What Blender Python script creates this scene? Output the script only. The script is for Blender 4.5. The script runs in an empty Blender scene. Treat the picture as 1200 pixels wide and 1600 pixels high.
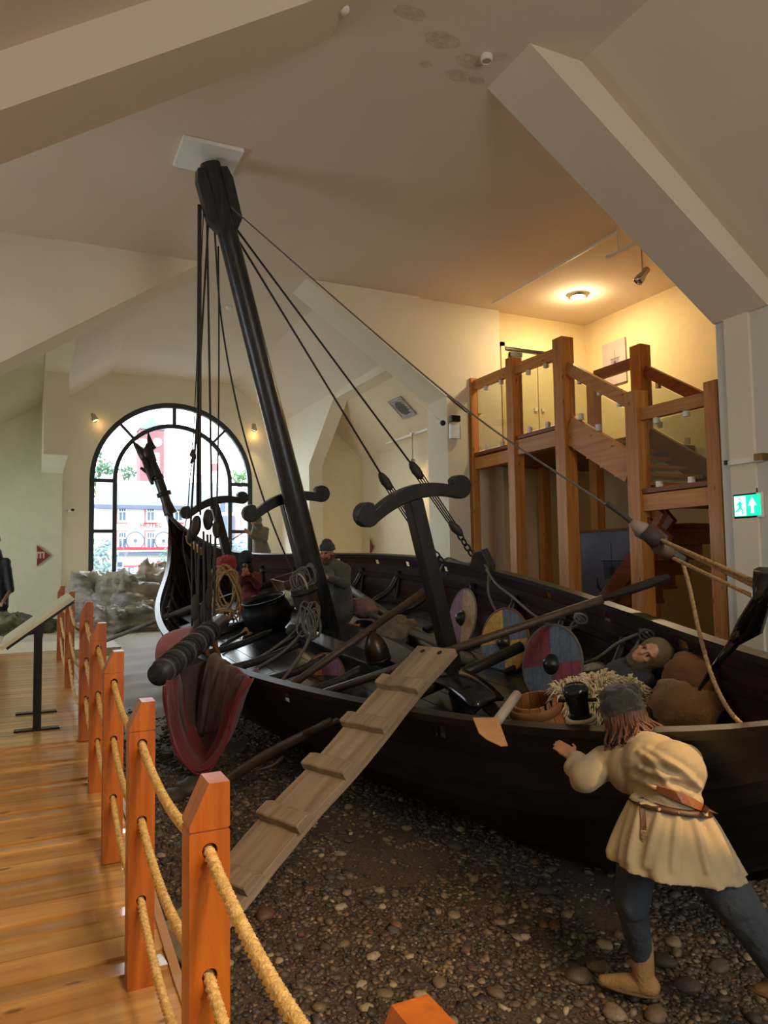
import bpy, bmesh, math, random
import numpy as np
from mathutils import Vector, Matrix, noise as mnoise
random.seed(7)
rng = np.random.default_rng(7)
S = bpy.context.scene
COL = S.collection
V3 = Vector
# ------------------------------------------------------------------ camera
CAM = np.array([0., 0., 1.33]); FPX = 1155.
_y, _p, _r = math.radians(25.5), math.radians(3.9), math.radians(0.9)
FW = np.array([math.sin(_y)*math.cos(_p), math.cos(_y)*math.cos(_p), math.sin(_p)])
_rt = np.array([math.cos(_y), -math.sin(_y), 0.]); _up = np.cross(_rt, FW)
CR = _rt*math.cos(_r) - _up*math.sin(_r); CU = np.cross(CR, FW)
cd = bpy.data.cameras.new('camera'); cam = bpy.data.objects.new('camera', cd); COL.objects.link(cam)
cd.sensor_fit = 'VERTICAL'; cd.sensor_height = 36.0; cd.lens = 36.0*FPX/1600.0; cd.clip_start = .02; cd.clip_end = 400
cam.matrix_world = Matrix(((CR[0], CU[0], -FW[0], 0), (CR[1], CU[1], -FW[1], 0), (CR[2], CU[2], -FW[2], 1.33), (0, 0, 0, 1)))
S.camera = cam
# ------------------------------------------------------------------ render look
vs = S.view_settings; vs.view_transform = 'Standard'; vs.look = 'None'; vs.gamma = 1.0; vs.use_curve_mapping = False
vs.exposure = EXPOSURE = -0.2
cy = S.cycles
cy.use_denoising = True
try: cy.denoiser = 'OPENIMAGEDENOISE'
except Exception: pass
cy.max_bounces = 10; cy.diffuse_bounces = 6; cy.glossy_bounces = 3; cy.transmission_bounces = 6; cy.transparent_max_bounces = 16
cy.caustics_reflective = False; cy.caustics_refractive = False; cy.sample_clamp_indirect = 6.0
cy.use_light_tree = True
# ------------------------------------------------------------------ sky (bright overcast) and its window portals
w = bpy.data.worlds.new('overcast_sky'); S.world = w; w.use_nodes = True
bgn = w.node_tree.nodes['Background']; bgn.inputs[0].default_value = (.86, .94, 1.0, 1); bgn.inputs[1].default_value = 9.0
def portal(name, loc, rot, sx, sy):
    l = bpy.data.lights.new(name, 'AREA'); l.shape = 'RECTANGLE'; l.size = sx; l.size_y = sy
    o = bpy.data.objects.new(name, l); COL.objects.link(o); o.location = loc; o.rotation_euler = rot
    l.cycles.is_portal = True
    return o
portal('portal_arched_window', (3.11, 18.42, 3.17), (math.radians(-90), 0, 0), 3.9, 4.3)
portal('portal_side_window', (-4.1, 8.3, 2.75), (0, math.radians(-90), 0), 2.1, 2.2)
portal('portal_aisle_window', (-2.25, 14.6, 1.45), (0, math.radians(-90), 0), 2.1, 4.0)
portal('portal_rear_window', (3.1, -4.6, 2.4), (math.radians(90), 0, 0), 3.2, 2.6)
def lamp(kind, name, loc, energy, col, target=None, size=.1, angle=60, blend=.5):
    l = bpy.data.lights.new(name, kind); l.energy = energy; l.color = col
    o = bpy.data.objects.new(name, l); COL.objects.link(o); o.location = loc
    if kind == 'AREA': l.shape = 'DISK'; l.size = size
    else: l.shadow_soft_size = size
    if kind == 'SPOT': l.spot_size = math.radians(angle); l.spot_blend = blend
    if target is not None:
        o.rotation_euler = (Vector(target)-Vector(loc)).to_track_quat('-Z', 'Y').to_euler()
    return o
# gallery lighting behind and above the camera: warm track spots out of the picture, then one added fill
lamp('SPOT', 'walkway_spot_beam', (1.3, -1.6, 4.55), 800, (1, .70, .40), (-.1, 2.2, -.3), size=.3, angle=56, blend=.7)
lamp('SPOT', 'figure_spot_beam', (5.2, -.3, 4.35), 1700, (1, .58, .22), (3.02, 2.56, .38), size=.04, angle=8.5, blend=.3)
lamp('SPOT', 'shore_spot_beam', (3.2, -1.8, 4.5), 170, (1, .76, .5), (1.6, 4.4, -.6), size=.08, angle=60, blend=.8)
lamp('AREA', 'added_fill_light', (2.6, -2.6, 4.9), 90, (1, .74, .48), (2.6, 2.0, 1.0), size=1.2)  # broad fill added to brighten the room, not a gallery fitting
# ------------------------------------------------------------------ layout helpers
def ray(x, y): return FW + CR*((x-600)/FPX) - CU*((y-800)/FPX)
def at_y(x, y, Y): v = ray(x, y); return CAM + v*(Y/v[1])
def at_x(x, y, X): v = ray(x, y); return CAM + v*(X/v[0])
def at_z(x, y, z): v = ray(x, y); return CAM + v*((z-CAM[2])/v[2])
def at_d(x, y, d): return CAM + ray(x, y)*d
def lin(c):
    if isinstance(c, str): c = tuple(int(c[i:i+2], 16)/255 for i in (0, 2, 4))
    return tuple(x/12.92 if x <= .04045 else ((x+.055)/1.055)**2.4 for x in c)
def ground(Y): return -.82 + .065*max(Y-2, 0)
# ------------------------------------------------------------------ materials
MATS = {}
def mat(name, col, rough=.6, var=.12, scale=6., bump=0., bscale=30., stretch=(1, 1, 1), metal=0., emit=0., spec=.5, col2=None, coat=0., sheen=0., detail=5, thr=None):
    """procedural principled material: noise-mixed colour + noise bump, object coordinates"""
    if name in MATS: return MATS[name]
    m = bpy.data.materials.new(name); m.use_nodes = True; nt = m.node_tree; N = nt.nodes; Lk = nt.links
    b = N['Principled BSDF']
    c = lin(col)
    b.inputs['Roughness'].default_value = rough; b.inputs['Metallic'].default_value = metal
    b.inputs['Specular IOR Level'].default_value = spec
    if coat: b.inputs['Coat Weight'].default_value = coat; b.inputs['Coat Roughness'].default_value = .15
    if sheen: b.inputs['Sheen Weight'].default_value = sheen
    tc = N.new('ShaderNodeTexCoord'); mp = N.new('ShaderNodeMapping'); mp.inputs['Scale'].default_value = stretch
    Lk.new(tc.outputs['Object'], mp.inputs[0])
    if var or col2:
        n = N.new('ShaderNodeTexNoise'); n.inputs['Scale'].default_value = scale; n.inputs['Detail'].default_value = detail
        Lk.new(mp.outputs[0], n.inputs['Vector'])
        r = N.new('ShaderNodeValToRGB')
        lo, hi = thr if thr else (.3, .7)
        r.color_ramp.elements[0].position = lo; r.color_ramp.elements[1].position = hi
        c2 = lin(col2) if col2 else c
        r.color_ramp.elements[0].color = tuple(max(0, x*(1-var)) for x in c) + (1,)
        r.color_ramp.elements[1].color = tuple(min(1, x*(1+var)) for x in c2) + (1,)
        Lk.new(n.outputs['Fac'], r.inputs[0]); Lk.new(r.outputs[0], b.inputs['Base Color'])
    else:
        b.inputs['Base Color'].default_value = c + (1,)
    if bump:
        n2 = N.new('ShaderNodeTexNoise'); n2.inputs['Scale'].default_value = bscale; n2.inputs['Detail'].default_value = 6
        Lk.new(mp.outputs[0], n2.inputs['Vector'])
        bp = N.new('ShaderNodeBump'); bp.inputs['Strength'].default_value = bump; bp.inputs['Distance'].default_value = .02
        Lk.new(n2.outputs['Fac'], bp.inputs['Height']); Lk.new(bp.outputs[0], b.inputs['Normal'])
    if emit:
        b.inputs['Emission Color'].default_value = c + (1,); b.inputs['Emission Strength'].default_value = emit
    MATS[name] = m
    return m
def wood(name, col, col2, rough=.5, axis=0, fine=1., knots=True, bump=.15, coat=0., spec=.4, perobj=.12):
    """grain stretched along object axis, darker knots, small per-object shade difference"""
    if name in MATS: return MATS[name]
    m = bpy.data.materials.new(name); m.use_nodes = True; nt = m.node_tree; N = nt.nodes; Lk = nt.links
    b = N['Principled BSDF']; b.inputs['Roughness'].default_value = rough; b.inputs['Specular IOR Level'].default_value = spec
    if coat: b.inputs['Coat Weight'].default_value = coat; b.inputs['Coat Roughness'].default_value = .12
    tc = N.new('ShaderNodeTexCoord'); oi = N.new('ShaderNodeObjectInfo')
    ad = N.new('ShaderNodeVectorMath'); ad.operation = 'ADD'
    sc = N.new('ShaderNodeVectorMath'); sc.operation = 'SCALE'; sc.inputs[0].default_value = (7.3, 3.1, 5.7); Lk.new(oi.outputs['Random'], sc.inputs['Scale'])
    Lk.new(tc.outputs['Object'], ad.inputs[0]); Lk.new(sc.outputs[0], ad.inputs[1])
    mp = N.new('ShaderNodeMapping'); st = [26*fine]*3; st[axis] = 1.6*fine; mp.inputs['Scale'].default_value = st
    Lk.new(ad.outputs[0], mp.inputs[0])
    n = N.new('ShaderNodeTexNoise'); n.inputs['Scale'].default_value = 1.; n.inputs['Detail'].default_value = 4; n.inputs['Distortion'].default_value = .6
    Lk.new(mp.outputs[0], n.inputs['Vector'])
    r = N.new('ShaderNodeValToRGB'); r.color_ramp.elements[0].position = .32; r.color_ramp.elements[1].position = .68
    r.color_ramp.elements[0].color = lin(col2)+(1,); r.color_ramp.elements[1].color = lin(col)+(1,)
    Lk.new(n.outputs['Fac'], r.inputs[0]); last = r.outputs[0]
    if knots:
        mp2 = N.new('ShaderNodeMapping'); s2 = [9.]*3; s2[axis] = 3.2; mp2.inputs['Scale'].default_value = s2; Lk.new(ad.outputs[0], mp2.inputs[0])
        v = N.new('ShaderNodeTexVoronoi'); v.inputs['Scale'].default_value = 1.; Lk.new(mp2.outputs[0], v.inputs['Vector'])
        rk = N.new('ShaderNodeValToRGB'); rk.color_ramp.elements[0].position = .06; rk.color_ramp.elements[1].position = .15
        rk.color_ramp.elements[0].color = (.32, .26, .22, 1); rk.color_ramp.elements[1].color = (1, 1, 1, 1)
        Lk.new(v.outputs['Distance'], rk.inputs[0])
        mx = N.new('ShaderNodeMix'); mx.data_type = 'RGBA'; mx.blend_type = 'MULTIPLY'; mx.inputs[0].default_value = .9
        Lk.new(last, mx.inputs[6]); Lk.new(rk.outputs[0], mx.inputs[7]); last = mx.outputs[2]
    hs = N.new('ShaderNodeHueSaturation'); mr = N.new('ShaderNodeMapRange'); mr.inputs[3].default_value = 1-perobj; mr.inputs[4].default_value = 1+perobj
    Lk.new(oi.outputs['Random'], mr.inputs[0]); Lk.new(mr.outputs[0], hs.inputs['Value']); Lk.new(last, hs.inputs['Color'])
    Lk.new(hs.outputs[0], b.inputs['Base Color'])
    bp = N.new('ShaderNodeBump'); bp.inputs['Strength'].default_value = bump; bp.inputs['Distance'].default_value = .004
    Lk.new(n.outputs['Fac'], bp.inputs['Height']); Lk.new(bp.outputs[0], b.inputs['Normal'])
    MATS[name] = m
    return m
def glass(name, tint=(.93, .96, .95), gloss=.06):
    m = bpy.data.materials.new(name); m.use_nodes = True; nt = m.node_tree; N = nt.nodes; Lk = nt.links
    N.remove(N['Principled BSDF']); out = N['Material Output']
    t = N.new('ShaderNodeBsdfTransparent'); t.inputs[0].default_value = tint+(1,)
    g = N.new('ShaderNodeBsdfGlossy'); g.inputs['Roughness'].default_value = .03
    mx = N.new('ShaderNodeMixShader'); mx.inputs[0].default_value = gloss
    Lk.new(t.outputs[0], mx.inputs[1]); Lk.new(g.outputs[0], mx.inputs[2]); Lk.new(mx.outputs[0], out.inputs[0])
    MATS[name] = m
    return m
# ------------------------------------------------------------------ mesh builder
class MB:
    def __init__(s): s.v = []; s.f = []
    def add(s, vs, fs):
        k = len(s.v); s.v += [tuple(map(float, q)) for q in vs]; s.f += [tuple(i+k for i in f) for f in fs]; return s
    def box(s, a, b):
        x0, y0, z0 = a; x1, y1, z1 = b
        return s.add([(x0, y0, z0), (x1, y0, z0), (x1, y1, z0), (x0, y1, z0), (x0, y0, z1), (x1, y0, z1), (x1, y1, z1), (x0, y1, z1)],
                     [(0, 3, 2, 1), (4, 5, 6, 7), (0, 1, 5, 4), (1, 2, 6, 5), (2, 3, 7, 6), (3, 0, 4, 7)])
    def beam(s, p, q, wd, ht, up=(0, 0, 1)):
        """rectangular bar from p to q; ht measured along up"""
        p = np.array(p, float); q = np.array(q, float); d = q-p; L = np.linalg.norm(d); d /= L
        u = np.array(up, float); u -= d*(u@d)
        if np.linalg.norm(u) < 1e-6: u = np.array([0, 1., 0]) - d*d[1]
        u /= np.linalg.norm(u); r = np.cross(d, u)
        vs = [c + r*i*wd/2 + u*j*ht/2 for c in (p, q) for i, j in ((-1, -1), (1, -1), (1, 1), (-1, 1))]
        return s.add(vs, [(3, 2, 1, 0), (4, 5, 6, 7), (0, 1, 5, 4), (1, 2, 6, 5), (2, 3, 7, 6), (3, 0, 4, 7)])
    def tube(s, pts, r, n=8, caps=True, lobes=0, twist=0., depth=.25, squash=1.):
        pts = [np.array(p, float) for p in pts]; m = len(pts)
        rr = [r]*m if np.isscalar(r) else list(r)
        T = []
        for i in range(m):
            t = pts[min(i+1, m-1)] - pts[max(i-1, 0)]; T.append(t/(np.linalg.norm(t)+1e-12))
        u = np.array([0, 0, 1.]) if abs(T[0][2]) < .9 else np.array([1., 0, 0])
        vs = []; acc = 0.
        for i in range(m):
            u = u - T[i]*(u@T[i]); u /= np.linalg.norm(u)+1e-12; w_ = np.cross(T[i], u)
            if i: acc += np.linalg.norm(pts[i]-pts[i-1])
            for k in range(n):
                a = 2*math.pi*k/n; R = rr[i]
                if lobes: R *= 1 - depth*(.5-.5*math.cos(lobes*(a+twist*acc)))
                vs.append(pts[i] + u*math.cos(a)*R*squash + w_*math.sin(a)*R)
        fs = [(i*n+k, i*n+(k+1) % n, (i+1)*n+(k+1) % n, (i+1)*n+k) for i in range(m-1) for k in range(n)]
        if caps: fs += [tuple(range(n-1, -1, -1)), tuple((m-1)*n+k for k in range(n))]
        return s.add(vs, fs)
    def lathe(s, prof, n=20, M=None, caps=False):
        """prof: (radius, height) pairs; turned about local z, then matrix M"""
        vs = []
        for r, z in prof:
            for k in range(n):
                a = 2*math.pi*k/n; vs.append(Vector((r*math.cos(a), r*math.sin(a), z)))
        if M is not None: vs = [M @ q for q in vs]
        m = len(prof)
        fs = [(i*n+k, i*n+(k+1) % n, (i+1)*n+(k+1) % n, (i+1)*n+k) for i in range(m-1) for k in range(n)]
        if caps: fs += [tuple(range(n-1, -1, -1)), tuple((m-1)*n+k for k in range(n))]
        return s.add(vs, fs)
    def prism(s, poly, f0, f1):
        """poly: list of 2-d points; f0, f1 map them to 3-d on the two faces"""
        n = len(poly); vs = [f0(*p) for p in poly] + [f1(*p) for p in poly]
        fs = [tuple(range(n-1, -1, -1)), tuple(range(n, 2*n))] + [(i, (i+1) % n, n+(i+1) % n, n+i) for i in range(n)]
        return s.add(vs, fs)
    def ell(s, c, r, n=14, m=9, M=None):
        vs = []; c = Vector(c)
        for i in range(m+1):
            th = math.pi*i/m
            for k in range(n):
                a = 2*math.pi*k/n
                q = Vector((r[0]*math.sin(th)*math.cos(a), r[1]*math.sin(th)*math.sin(a), r[2]*math.cos(th)))
                if M is not None: q = M @ q
                vs.append(c+q)
        fs = [(i*n+k, (i+1)*n+k, (i+1)*n+(k+1) % n, i*n+(k+1) % n) for i in range(m) for k in range(n)]
        return s.add(vs, fs)
    def grid(s, P, closed=False):
        """P: array rows x cols x 3"""
        a = len(P); b = len(P[0]); vs = [q for row in P for q in row]
        fs = [(i*b+j, i*b+(j+1) % b, (i+1)*b+(j+1) % b, (i+1)*b+j) for i in range(a-1) for j in range(b if closed else b-1)]
        return s.add(vs, fs)
    def mesh(s, name, m=None, smooth=False, clean=False):
        me = bpy.data.meshes.new(name); me.from_pydata(s.v, [], s.f); me.update()
        if clean:
            bm = bmesh.new(); bm.from_mesh(me); bmesh.ops.remove_doubles(bm, verts=bm.verts, dist=1e-4); bmesh.ops.recalc_face_normals(bm, faces=bm.faces); bm.to_mesh(me); bm.free()
        if m is not None: me.materials.append(m)
        if smooth: me.polygons.foreach_set('use_smooth', [True]*len(me.polygons))
        return me
    def obj(s, name, m=None, parent=None, smooth=False, clean=False, bevel=0., seg=2, origin=None):
        me = s.mesh(name, m, smooth, clean)
        o = bpy.data.objects.new(name, me); COL.objects.link(o)
        if origin is not None:
            me.transform(Matrix.Translation(-Vector(origin))); o.location = origin
        if parent is not None: adopt(o, parent)
        if bevel:
            md = o.modifiers.new('bevel', 'BEVEL'); md.width = bevel; md.segments = seg; md.limit_method = 'ANGLE'; md.angle_limit = math.radians(40)
        return o
def adopt(o, p):
    o.parent = p
    o.matrix_parent_inverse = p_world(p).inverted()
def p_world(p):
    M = p.matrix_basis.copy()
    if p.parent is not None: M = p_world(p.parent) @ p.matrix_parent_inverse @ M
    return M
def tag(o, label=None, cat=None, group=None, kind=None):
    if label: o['label'] = label
    if cat: o['category'] = cat
    if group: o['group'] = group
    if kind: o['kind'] = kind
    return o
def thing(name, loc, label, cat, group=None, rot=None):
    o = bpy.data.objects.new(name, None); COL.objects.link(o); o.location = Vector(loc); o.empty_display_size = .05
    if rot is not None: o.rotation_euler = rot
    return tag(o, label, cat, group)
def struct(o): o['kind'] = 'structure'; return o
def dup(o, name=None, parent=None):
    c = o.copy(); COL.objects.link(c)
    if parent is not None: c.parent = parent; c.matrix_parent_inverse = o.matrix_parent_inverse.copy()
    for ch in o.children: dup(ch, parent=c)
    return c
def poly_obj(name, polys, m, thick=None, parent=None):
    b = MB()
    for p in polys: b.add(p, [tuple(range(len(p)))])
    return b.obj(name, m, parent)
def catenary(p, q, sag, n=16):
    p = np.array(p, float); q = np.array(q, float)
    return [p+(q-p)*t - np.array([0, 0, sag*4*t*(1-t)]) for t in np.linspace(0, 1, n)]
def spline(pts, n=8):
    """Catmull-Rom through points"""
    P = [np.array(p, float) for p in pts]; P = [2*P[0]-P[1]] + P + [2*P[-1]-P[-2]]; out = []
    for i in range(1, len(P)-2):
        for k in range(n):
            t = k/n; a, b, c, d = P[i-1:i+3]
            out.append(.5*((2*b)+(-a+c)*t+(2*a-5*b+4*c-d)*t*t+(-a+3*b-3*c+d)*t**3))
    out.append(P[-2]); return out
# ================================================================== SETTING
M_wall = mat('cream_plaster', 'E6DEC8', .85, .03, 1.2, .04, 60)
M_ceil = mat('ceiling_plaster', 'E2D5C2', .9, .03, .6, .03, 40)
M_white = mat('white_paint', 'F2F0EA', .45, .02)
M_black = mat('black_metal', '17181A', .35, .1, 8, metal=.3)
M_floorw = wood('varnished_floorboard', 'D8AC68', 'B88444', .28, axis=0, fine=.55, coat=.35, bump=.08, perobj=.16)
M_fence = wood('orange_stained_pine', 'C06A1E', '9C4E10', .38, axis=2, fine=.9, knots=False, coat=.25, bump=.1, perobj=.06)
M_pine = wood('honey_pine', 'C98A45', 'A8682C', .5, axis=2, fine=.6, coat=.1, perobj=.08)
M_pineY = wood('honey_pine_rail', 'CB8C48', 'AC6C30', .5, axis=1, fine=.6, coat=.1, perobj=.08)
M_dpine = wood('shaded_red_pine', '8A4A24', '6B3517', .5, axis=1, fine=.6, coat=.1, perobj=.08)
HC = 5.9
def prism_y(b, poly, y0, y1): return b.prism(poly, lambda x, z: (x, y0, z), lambda x, z: (x, y1, z))
def prism_x(b, poly, x0, x1): return b.prism(poly, lambda y, z: (x0, y, z), lambda y, z: (x1, y, z))
# --- ground of the shore display: gravel near, pale sand far
m = bpy.data.materials.new('shore_ground'); m.use_nodes = True; nt = m.node_tree; N = nt.nodes; Lk = nt.links; b = N['Principled BSDF']
tc = N.new('ShaderNodeTexCoord'); sp = N.new('ShaderNodeSeparateXYZ'); Lk.new(tc.outputs['Object'], sp.inputs[0])
n1 = N.new('ShaderNodeTexNoise'); n1.inputs['Scale'].default_value = 1.3; n1.inputs['Detail'].default_value = 6; Lk.new(tc.outputs['Object'], n1.inputs['Vector'])
n2 = N.new('ShaderNodeTexNoise'); n2.inputs['Scale'].default_value = 70; n2.inputs['Detail'].default_value = 5; Lk.new(tc.outputs['Object'], n2.inputs['Vector'])
r1 = N.new('ShaderNodeValToRGB'); r1.color_ramp.elements[0].position = .35; r1.color_ramp.elements[1].position = .65
r1.color_ramp.elements[0].color = lin('40342A')+(1,); r1.color_ramp.elements[1].color = lin('66584A')+(1,); Lk.new(n2.outputs['Fac'], r1.inputs[0])
r2 = N.new('ShaderNodeValToRGB'); r2.color_ramp.elements[0].color = lin('A79C88')+(1,); r2.color_ramp.elements[1].color = lin('CFC6B2')+(1,); Lk.new(n1.outputs['Fac'], r2.inputs[0])
mm = N.new('ShaderNodeMath'); mm.operation = 'MULTIPLY_ADD'; mm.inputs[1].default_value = 2.4; Lk.new(n1.outputs['Fac'], mm.inputs[0]); Lk.new(sp.outputs['Y'], mm.inputs[2])
mr = N.new('ShaderNodeMapRange'); mr.inputs[1].default_value = 8.6; mr.inputs[2].default_value = 11.2; Lk.new(mm.outputs[0], mr.inputs[0])
mx = N.new('ShaderNodeMix'); mx.data_type = 'RGBA'; Lk.new(mr.outputs[0], mx.inputs[0]); Lk.new(r1.outputs[0], mx.inputs[6]); Lk.new(r2.outputs[0], mx.inputs[7]); Lk.new(mx.outputs[2], b.inputs['Base Color'])
b.inputs['Roughness'].default_value = .62
bp = N.new('ShaderNodeBump'); bp.inputs['Strength'].default_value = .35; bp.inputs['Distance'].default_value = .01; Lk.new(n2.outputs['Fac'], bp.inputs['Height']); Lk.new(bp.outputs[0], b.inputs['Normal'])
MATS['shore_ground'] = m
def gz(x, y):
    return ground(y) + .025*mnoise.noise((x*.9, y*.9, 0)) + .012*mnoise.noise((x*3.1, y*3.1, 4)) + (.012*math.sin(y*9+1.5*math.sin(x*2)) if y > 9 else 0)
xs = np.linspace(-4.2, 9.9, 95); ys = np.linspace(-4.7, 18.4, 230)
P = [[(x, y, gz(x, y)) for x in xs] for y in ys]
o = MB().grid(P).obj('floor', m, smooth=True); struct(o)
# --- walkway: ramp (Y<6.2) then level; boards across it
def walk_z(Y): return .016 if Y > 6.2 else max(-.235, .016 + .0785*(Y-6.2))
wk = MB()
prism_x(wk, [(-3.5, -1.4), (13.0, -1.4), (13.0, -.03), (6.2, -.03), (3.0, -.28), (-3.5, -.28)], -3.9, .48)
wk = struct(wk.obj('floor_walkway', mat('walkway_edge', '3A2A1C', .7)))
bw = .142
pb = MB().box((-1.93, -bw/2+.0015, -.022), (1.93, bw/2-.0015, 0)).mesh('plank', M_floorw)
Y = -.4; k = 0
while Y < 12.9:
    o = bpy.data.objects.new('plank', pb); COL.objects.link(o)
    o.location = (-1.42 + .003*((k*37) % 5-2), Y, walk_z(Y) - .0012*((k*53) % 3)); o.rotation_euler = (math.atan(.0785) if 3.0 < Y < 6.2 else 0, 0, 0)
    if k % 3 == 1: o.rotation_euler.z = math.pi; 
    adopt(o, wk); Y += bw; k += 1
tr = MB()
for y0, y1 in ((-.4, 3.0), (3.0, 6.2), (6.2, 12.95)):
    tr.beam((.525, y0, walk_z(y0)-.035), (.525, y1, walk_z(y1 if y1 < 6.3 else 7)-.035), .035, .09)
struct(tr.obj('trim_1', mat('walkway_kerb', 'B98A55', .3, coat=.3)))
nb = MB()   # nail heads in pairs down the walkway
for y in np.arange(-.3, 12.8, bw):
    for xx in (-.47, ):
        for dy in (-.035, .035):
            z = walk_z(y+dy)+.001; nb.box((xx-.004, y+dy-.004, z-.004), (xx+.004, y+dy+.004, z))
o = nb.obj('nail_heads', mat('nail_dark', '3A2714', .5)); tag(o, kind='stuff'); adopt(o, wk)
# cream floor strip beyond the boards
fl = MB().box((-4.1, 12.98, -.3), (1.35, 18.3, .012)); struct(fl.obj('floor_gallery', mat('cream_floor', 'CFC3A8', .5, .05)))
# --- perimeter shell
AX, AR, AZ = 3.11, 1.93, 3.37
def arch(r, n=24, a0=180, a1=0): return [(AX+r*math.cos(math.radians(a0+(a1-a0)*i/n)), AZ+r*math.sin(math.radians(a0+(a1-a0)*i/n))) for i in range(n+1)]
wb = MB()
prism_y(wb, [(-4.3, -1.5), (AX-AR, -1.5), (AX-AR, 6.3), (-4.3, 6.3)], 18.3, 18.55)
prism_y(wb, [(AX+AR, -1.5), (10, -1.5), (10, 6.3), (AX+AR, 6.3)], 18.3, 18.55)
prism_y(wb, [(AX-AR, -1.5), (AX+AR, -1.5), (AX+AR, 1.05), (AX-AR, 1.05)], 18.3, 18.55)
A = arch(AR)
for i in range(len(A)-1):
    prism_y(wb, [A[i], A[i+1], (A[i+1][0], 6.3), (A[i][0], 6.3)], 18.3, 18.55)
struct(wb.obj('wall_window', M_wall))
wb = MB()
for y0, y1, z0, z1 in ((-4.8, 7.2, -1.5, 6.3), (9.4, 12.6, -1.5, 6.3), (16.6, 18.5, -1.5, 6.3), (12.6, 16.6, -1.5, .4), (12.6, 16.6, 2.5, 6.3), (7.2, 9.4, -1.5, 1.7), (7.2, 9.4, 3.8, 6.3)):
    wb.box((-4.4, y0, z0), (-4.1, y1, z1))
struct(wb.obj('wall_left', M_wall))
struct(MB().box((9.73, -4.8, -1.5), (10.0, 18.5, 6.3)).obj('wall_right', mat('stair_wall_plaster', 'E2CFA0', .85, .03)))
wb = MB()
for x0, x1, z0, z1 in ((-4.3, 1.5, -1.5, 6.3), (4.7, 10, -1.5, 6.3), (1.5, 4.7, -1.5, 1.1), (1.5, 4.7, 3.7, 6.3)):
    wb.box((x0, -4.85, z0), (x1, -4.6, z1))
struct(wb.obj('wall_rear', M_wall))
struct(MB().box((-4.4, -4.9, HC), (10, 18.6, 6.35)).obj('ceiling', M_ceil))
# --- nave slopes, near section and far section
XL, XR, SL = 1.63, 4.50, .70
cb = MB()
for y0, y1 in ((-4.7, 5.1),):
    prism_y(cb, [(XL, HC), (-2.0, HC-SL*(XL+2.0)), (-2.0, HC+.1), (XL, HC+.1)], y0, y1)
    prism_y(cb, [(XR, HC), (7.2, HC-SL*2.7), (7.2, HC+.1), (XR, HC+.1)], y0, y1)
prism_y(cb, [(XL, HC), (.58, 5.16), (.58, HC+.1), (XL, HC+.1)], 11.6, 18.32)
prism_y(cb, [(XR, HC), (5.81, 5.0), (5.81, HC+.1), (XR, HC+.1)], 11.6, 18.32)
struct(cb.obj('ceiling_slopes', M_ceil))
# side walls of the near section and of the bays
wb = MB()
wb.box((6.9, -4.7, -1.2), (7.2, 5.74, 5.2))
struct(wb.obj('wall_right_pier', mat('pale_grey_plaster', 'D8D6CE', .85, .03, 1.2, .03, 60)))
struct(MB().box((-2.3, -4.7, -1.2), (-2.0, 5.74, 5.2)).obj('wall_left_near', M_wall))
# --- portal frames (boxed rafters) at both sides of the crossing
for nm, y0, y1 in (('trim_2', 5.06, 5.74), ('trim_3', 10.98, 11.68)):
    fb = MB()
    prism_y(fb, [(2.28, HC+.05), (2.28, HC), (-.62, 3.94), (-.95, 3.94), (-.95, 5.0), (.3, HC+.05)], y0, y1)
    prism_y(fb, [(3.92, HC+.05), (3.92, HC), (6.86, 3.94), (7.2, 3.94), (7.2, 5.0), (5.9, HC+.05)], y0, y1)
    if y0 < 8: fb.box((-.95, y0, -1.2), (-.62, y1, 3.95))
    else: prism_y(fb, [(6.48, -.9), (6.9, -.9), (6.9, 3.95), (6.48, 4.22)], y0, y1)
    struct(fb.obj(nm, M_ceil if y0 < 8 else M_wall))
# --- crossing: infill walls above the far frame and the far walls of both arms
wb = MB()
prism_y(wb, [(4.15, HC+.05), (6.86, 3.9), (6.86, -.9), (7.66, -.9), (7.66, HC+.05)], 11.04, 11.6)
struct(wb.obj('wall_crossing_right', M_wall))
wb = MB()
prism_y(wb, [(7.6, -.9), (9.9, -.9), (9.9, HC+.05), (7.6, HC+.05)], 11.12, 11.62)
struct(wb.obj('wall_landing', mat('stair_wall_plaster', 'E2CFA0', .85, .03)))
wb = MB()
prism_y(wb, [(2.16, HC+.05), (-.6, 3.98), (-.6, -.9), (-4.2, -.9), (-4.2, HC+.05)], 11.04, 11.6)
struct(wb.obj('wall_crossing_left', M_wall))
wb = MB(); wb.box((6.86, 5.3, -1.2), (9.9, 5.6, 6.2)); wb.box((-4.2, 5.1, -1.2), (-.9, 5.4, 6.2))
struct(wb.obj('wall_crossing_near', M_wall))
# --- far section right: wall with canted opening, beam and side recess
wb = MB()
prism_x(wb, [(18.32, -.9), (16.2, -.9), (16.2, 3.62), (14.45, 5.0), (14.45, 5.05), (18.32, 5.05)], 5.81, 6.14)
wb.box((5.81, 11.6, 4.84), (6.14, 14.5, 5.05))
struct(wb.obj('wall_nave_right', M_wall))
wb = MB()
prism_y(wb, [(6.1, 4.9), (7.2, 3.85), (7.45, 3.85), (7.45, 6.0), (6.1, 6.0)], 11.6, 16.6)
wb.box((7.2, 11.6, -.9), (7.45, 16.6, 4.0))
wb.box((5.9, 16.35, -.9), (7.45, 16.6, 5.9))
struct(wb.obj('wall_recess_right', mat('recess_plaster', 'E6D8B8', .85, .03)))
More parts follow.
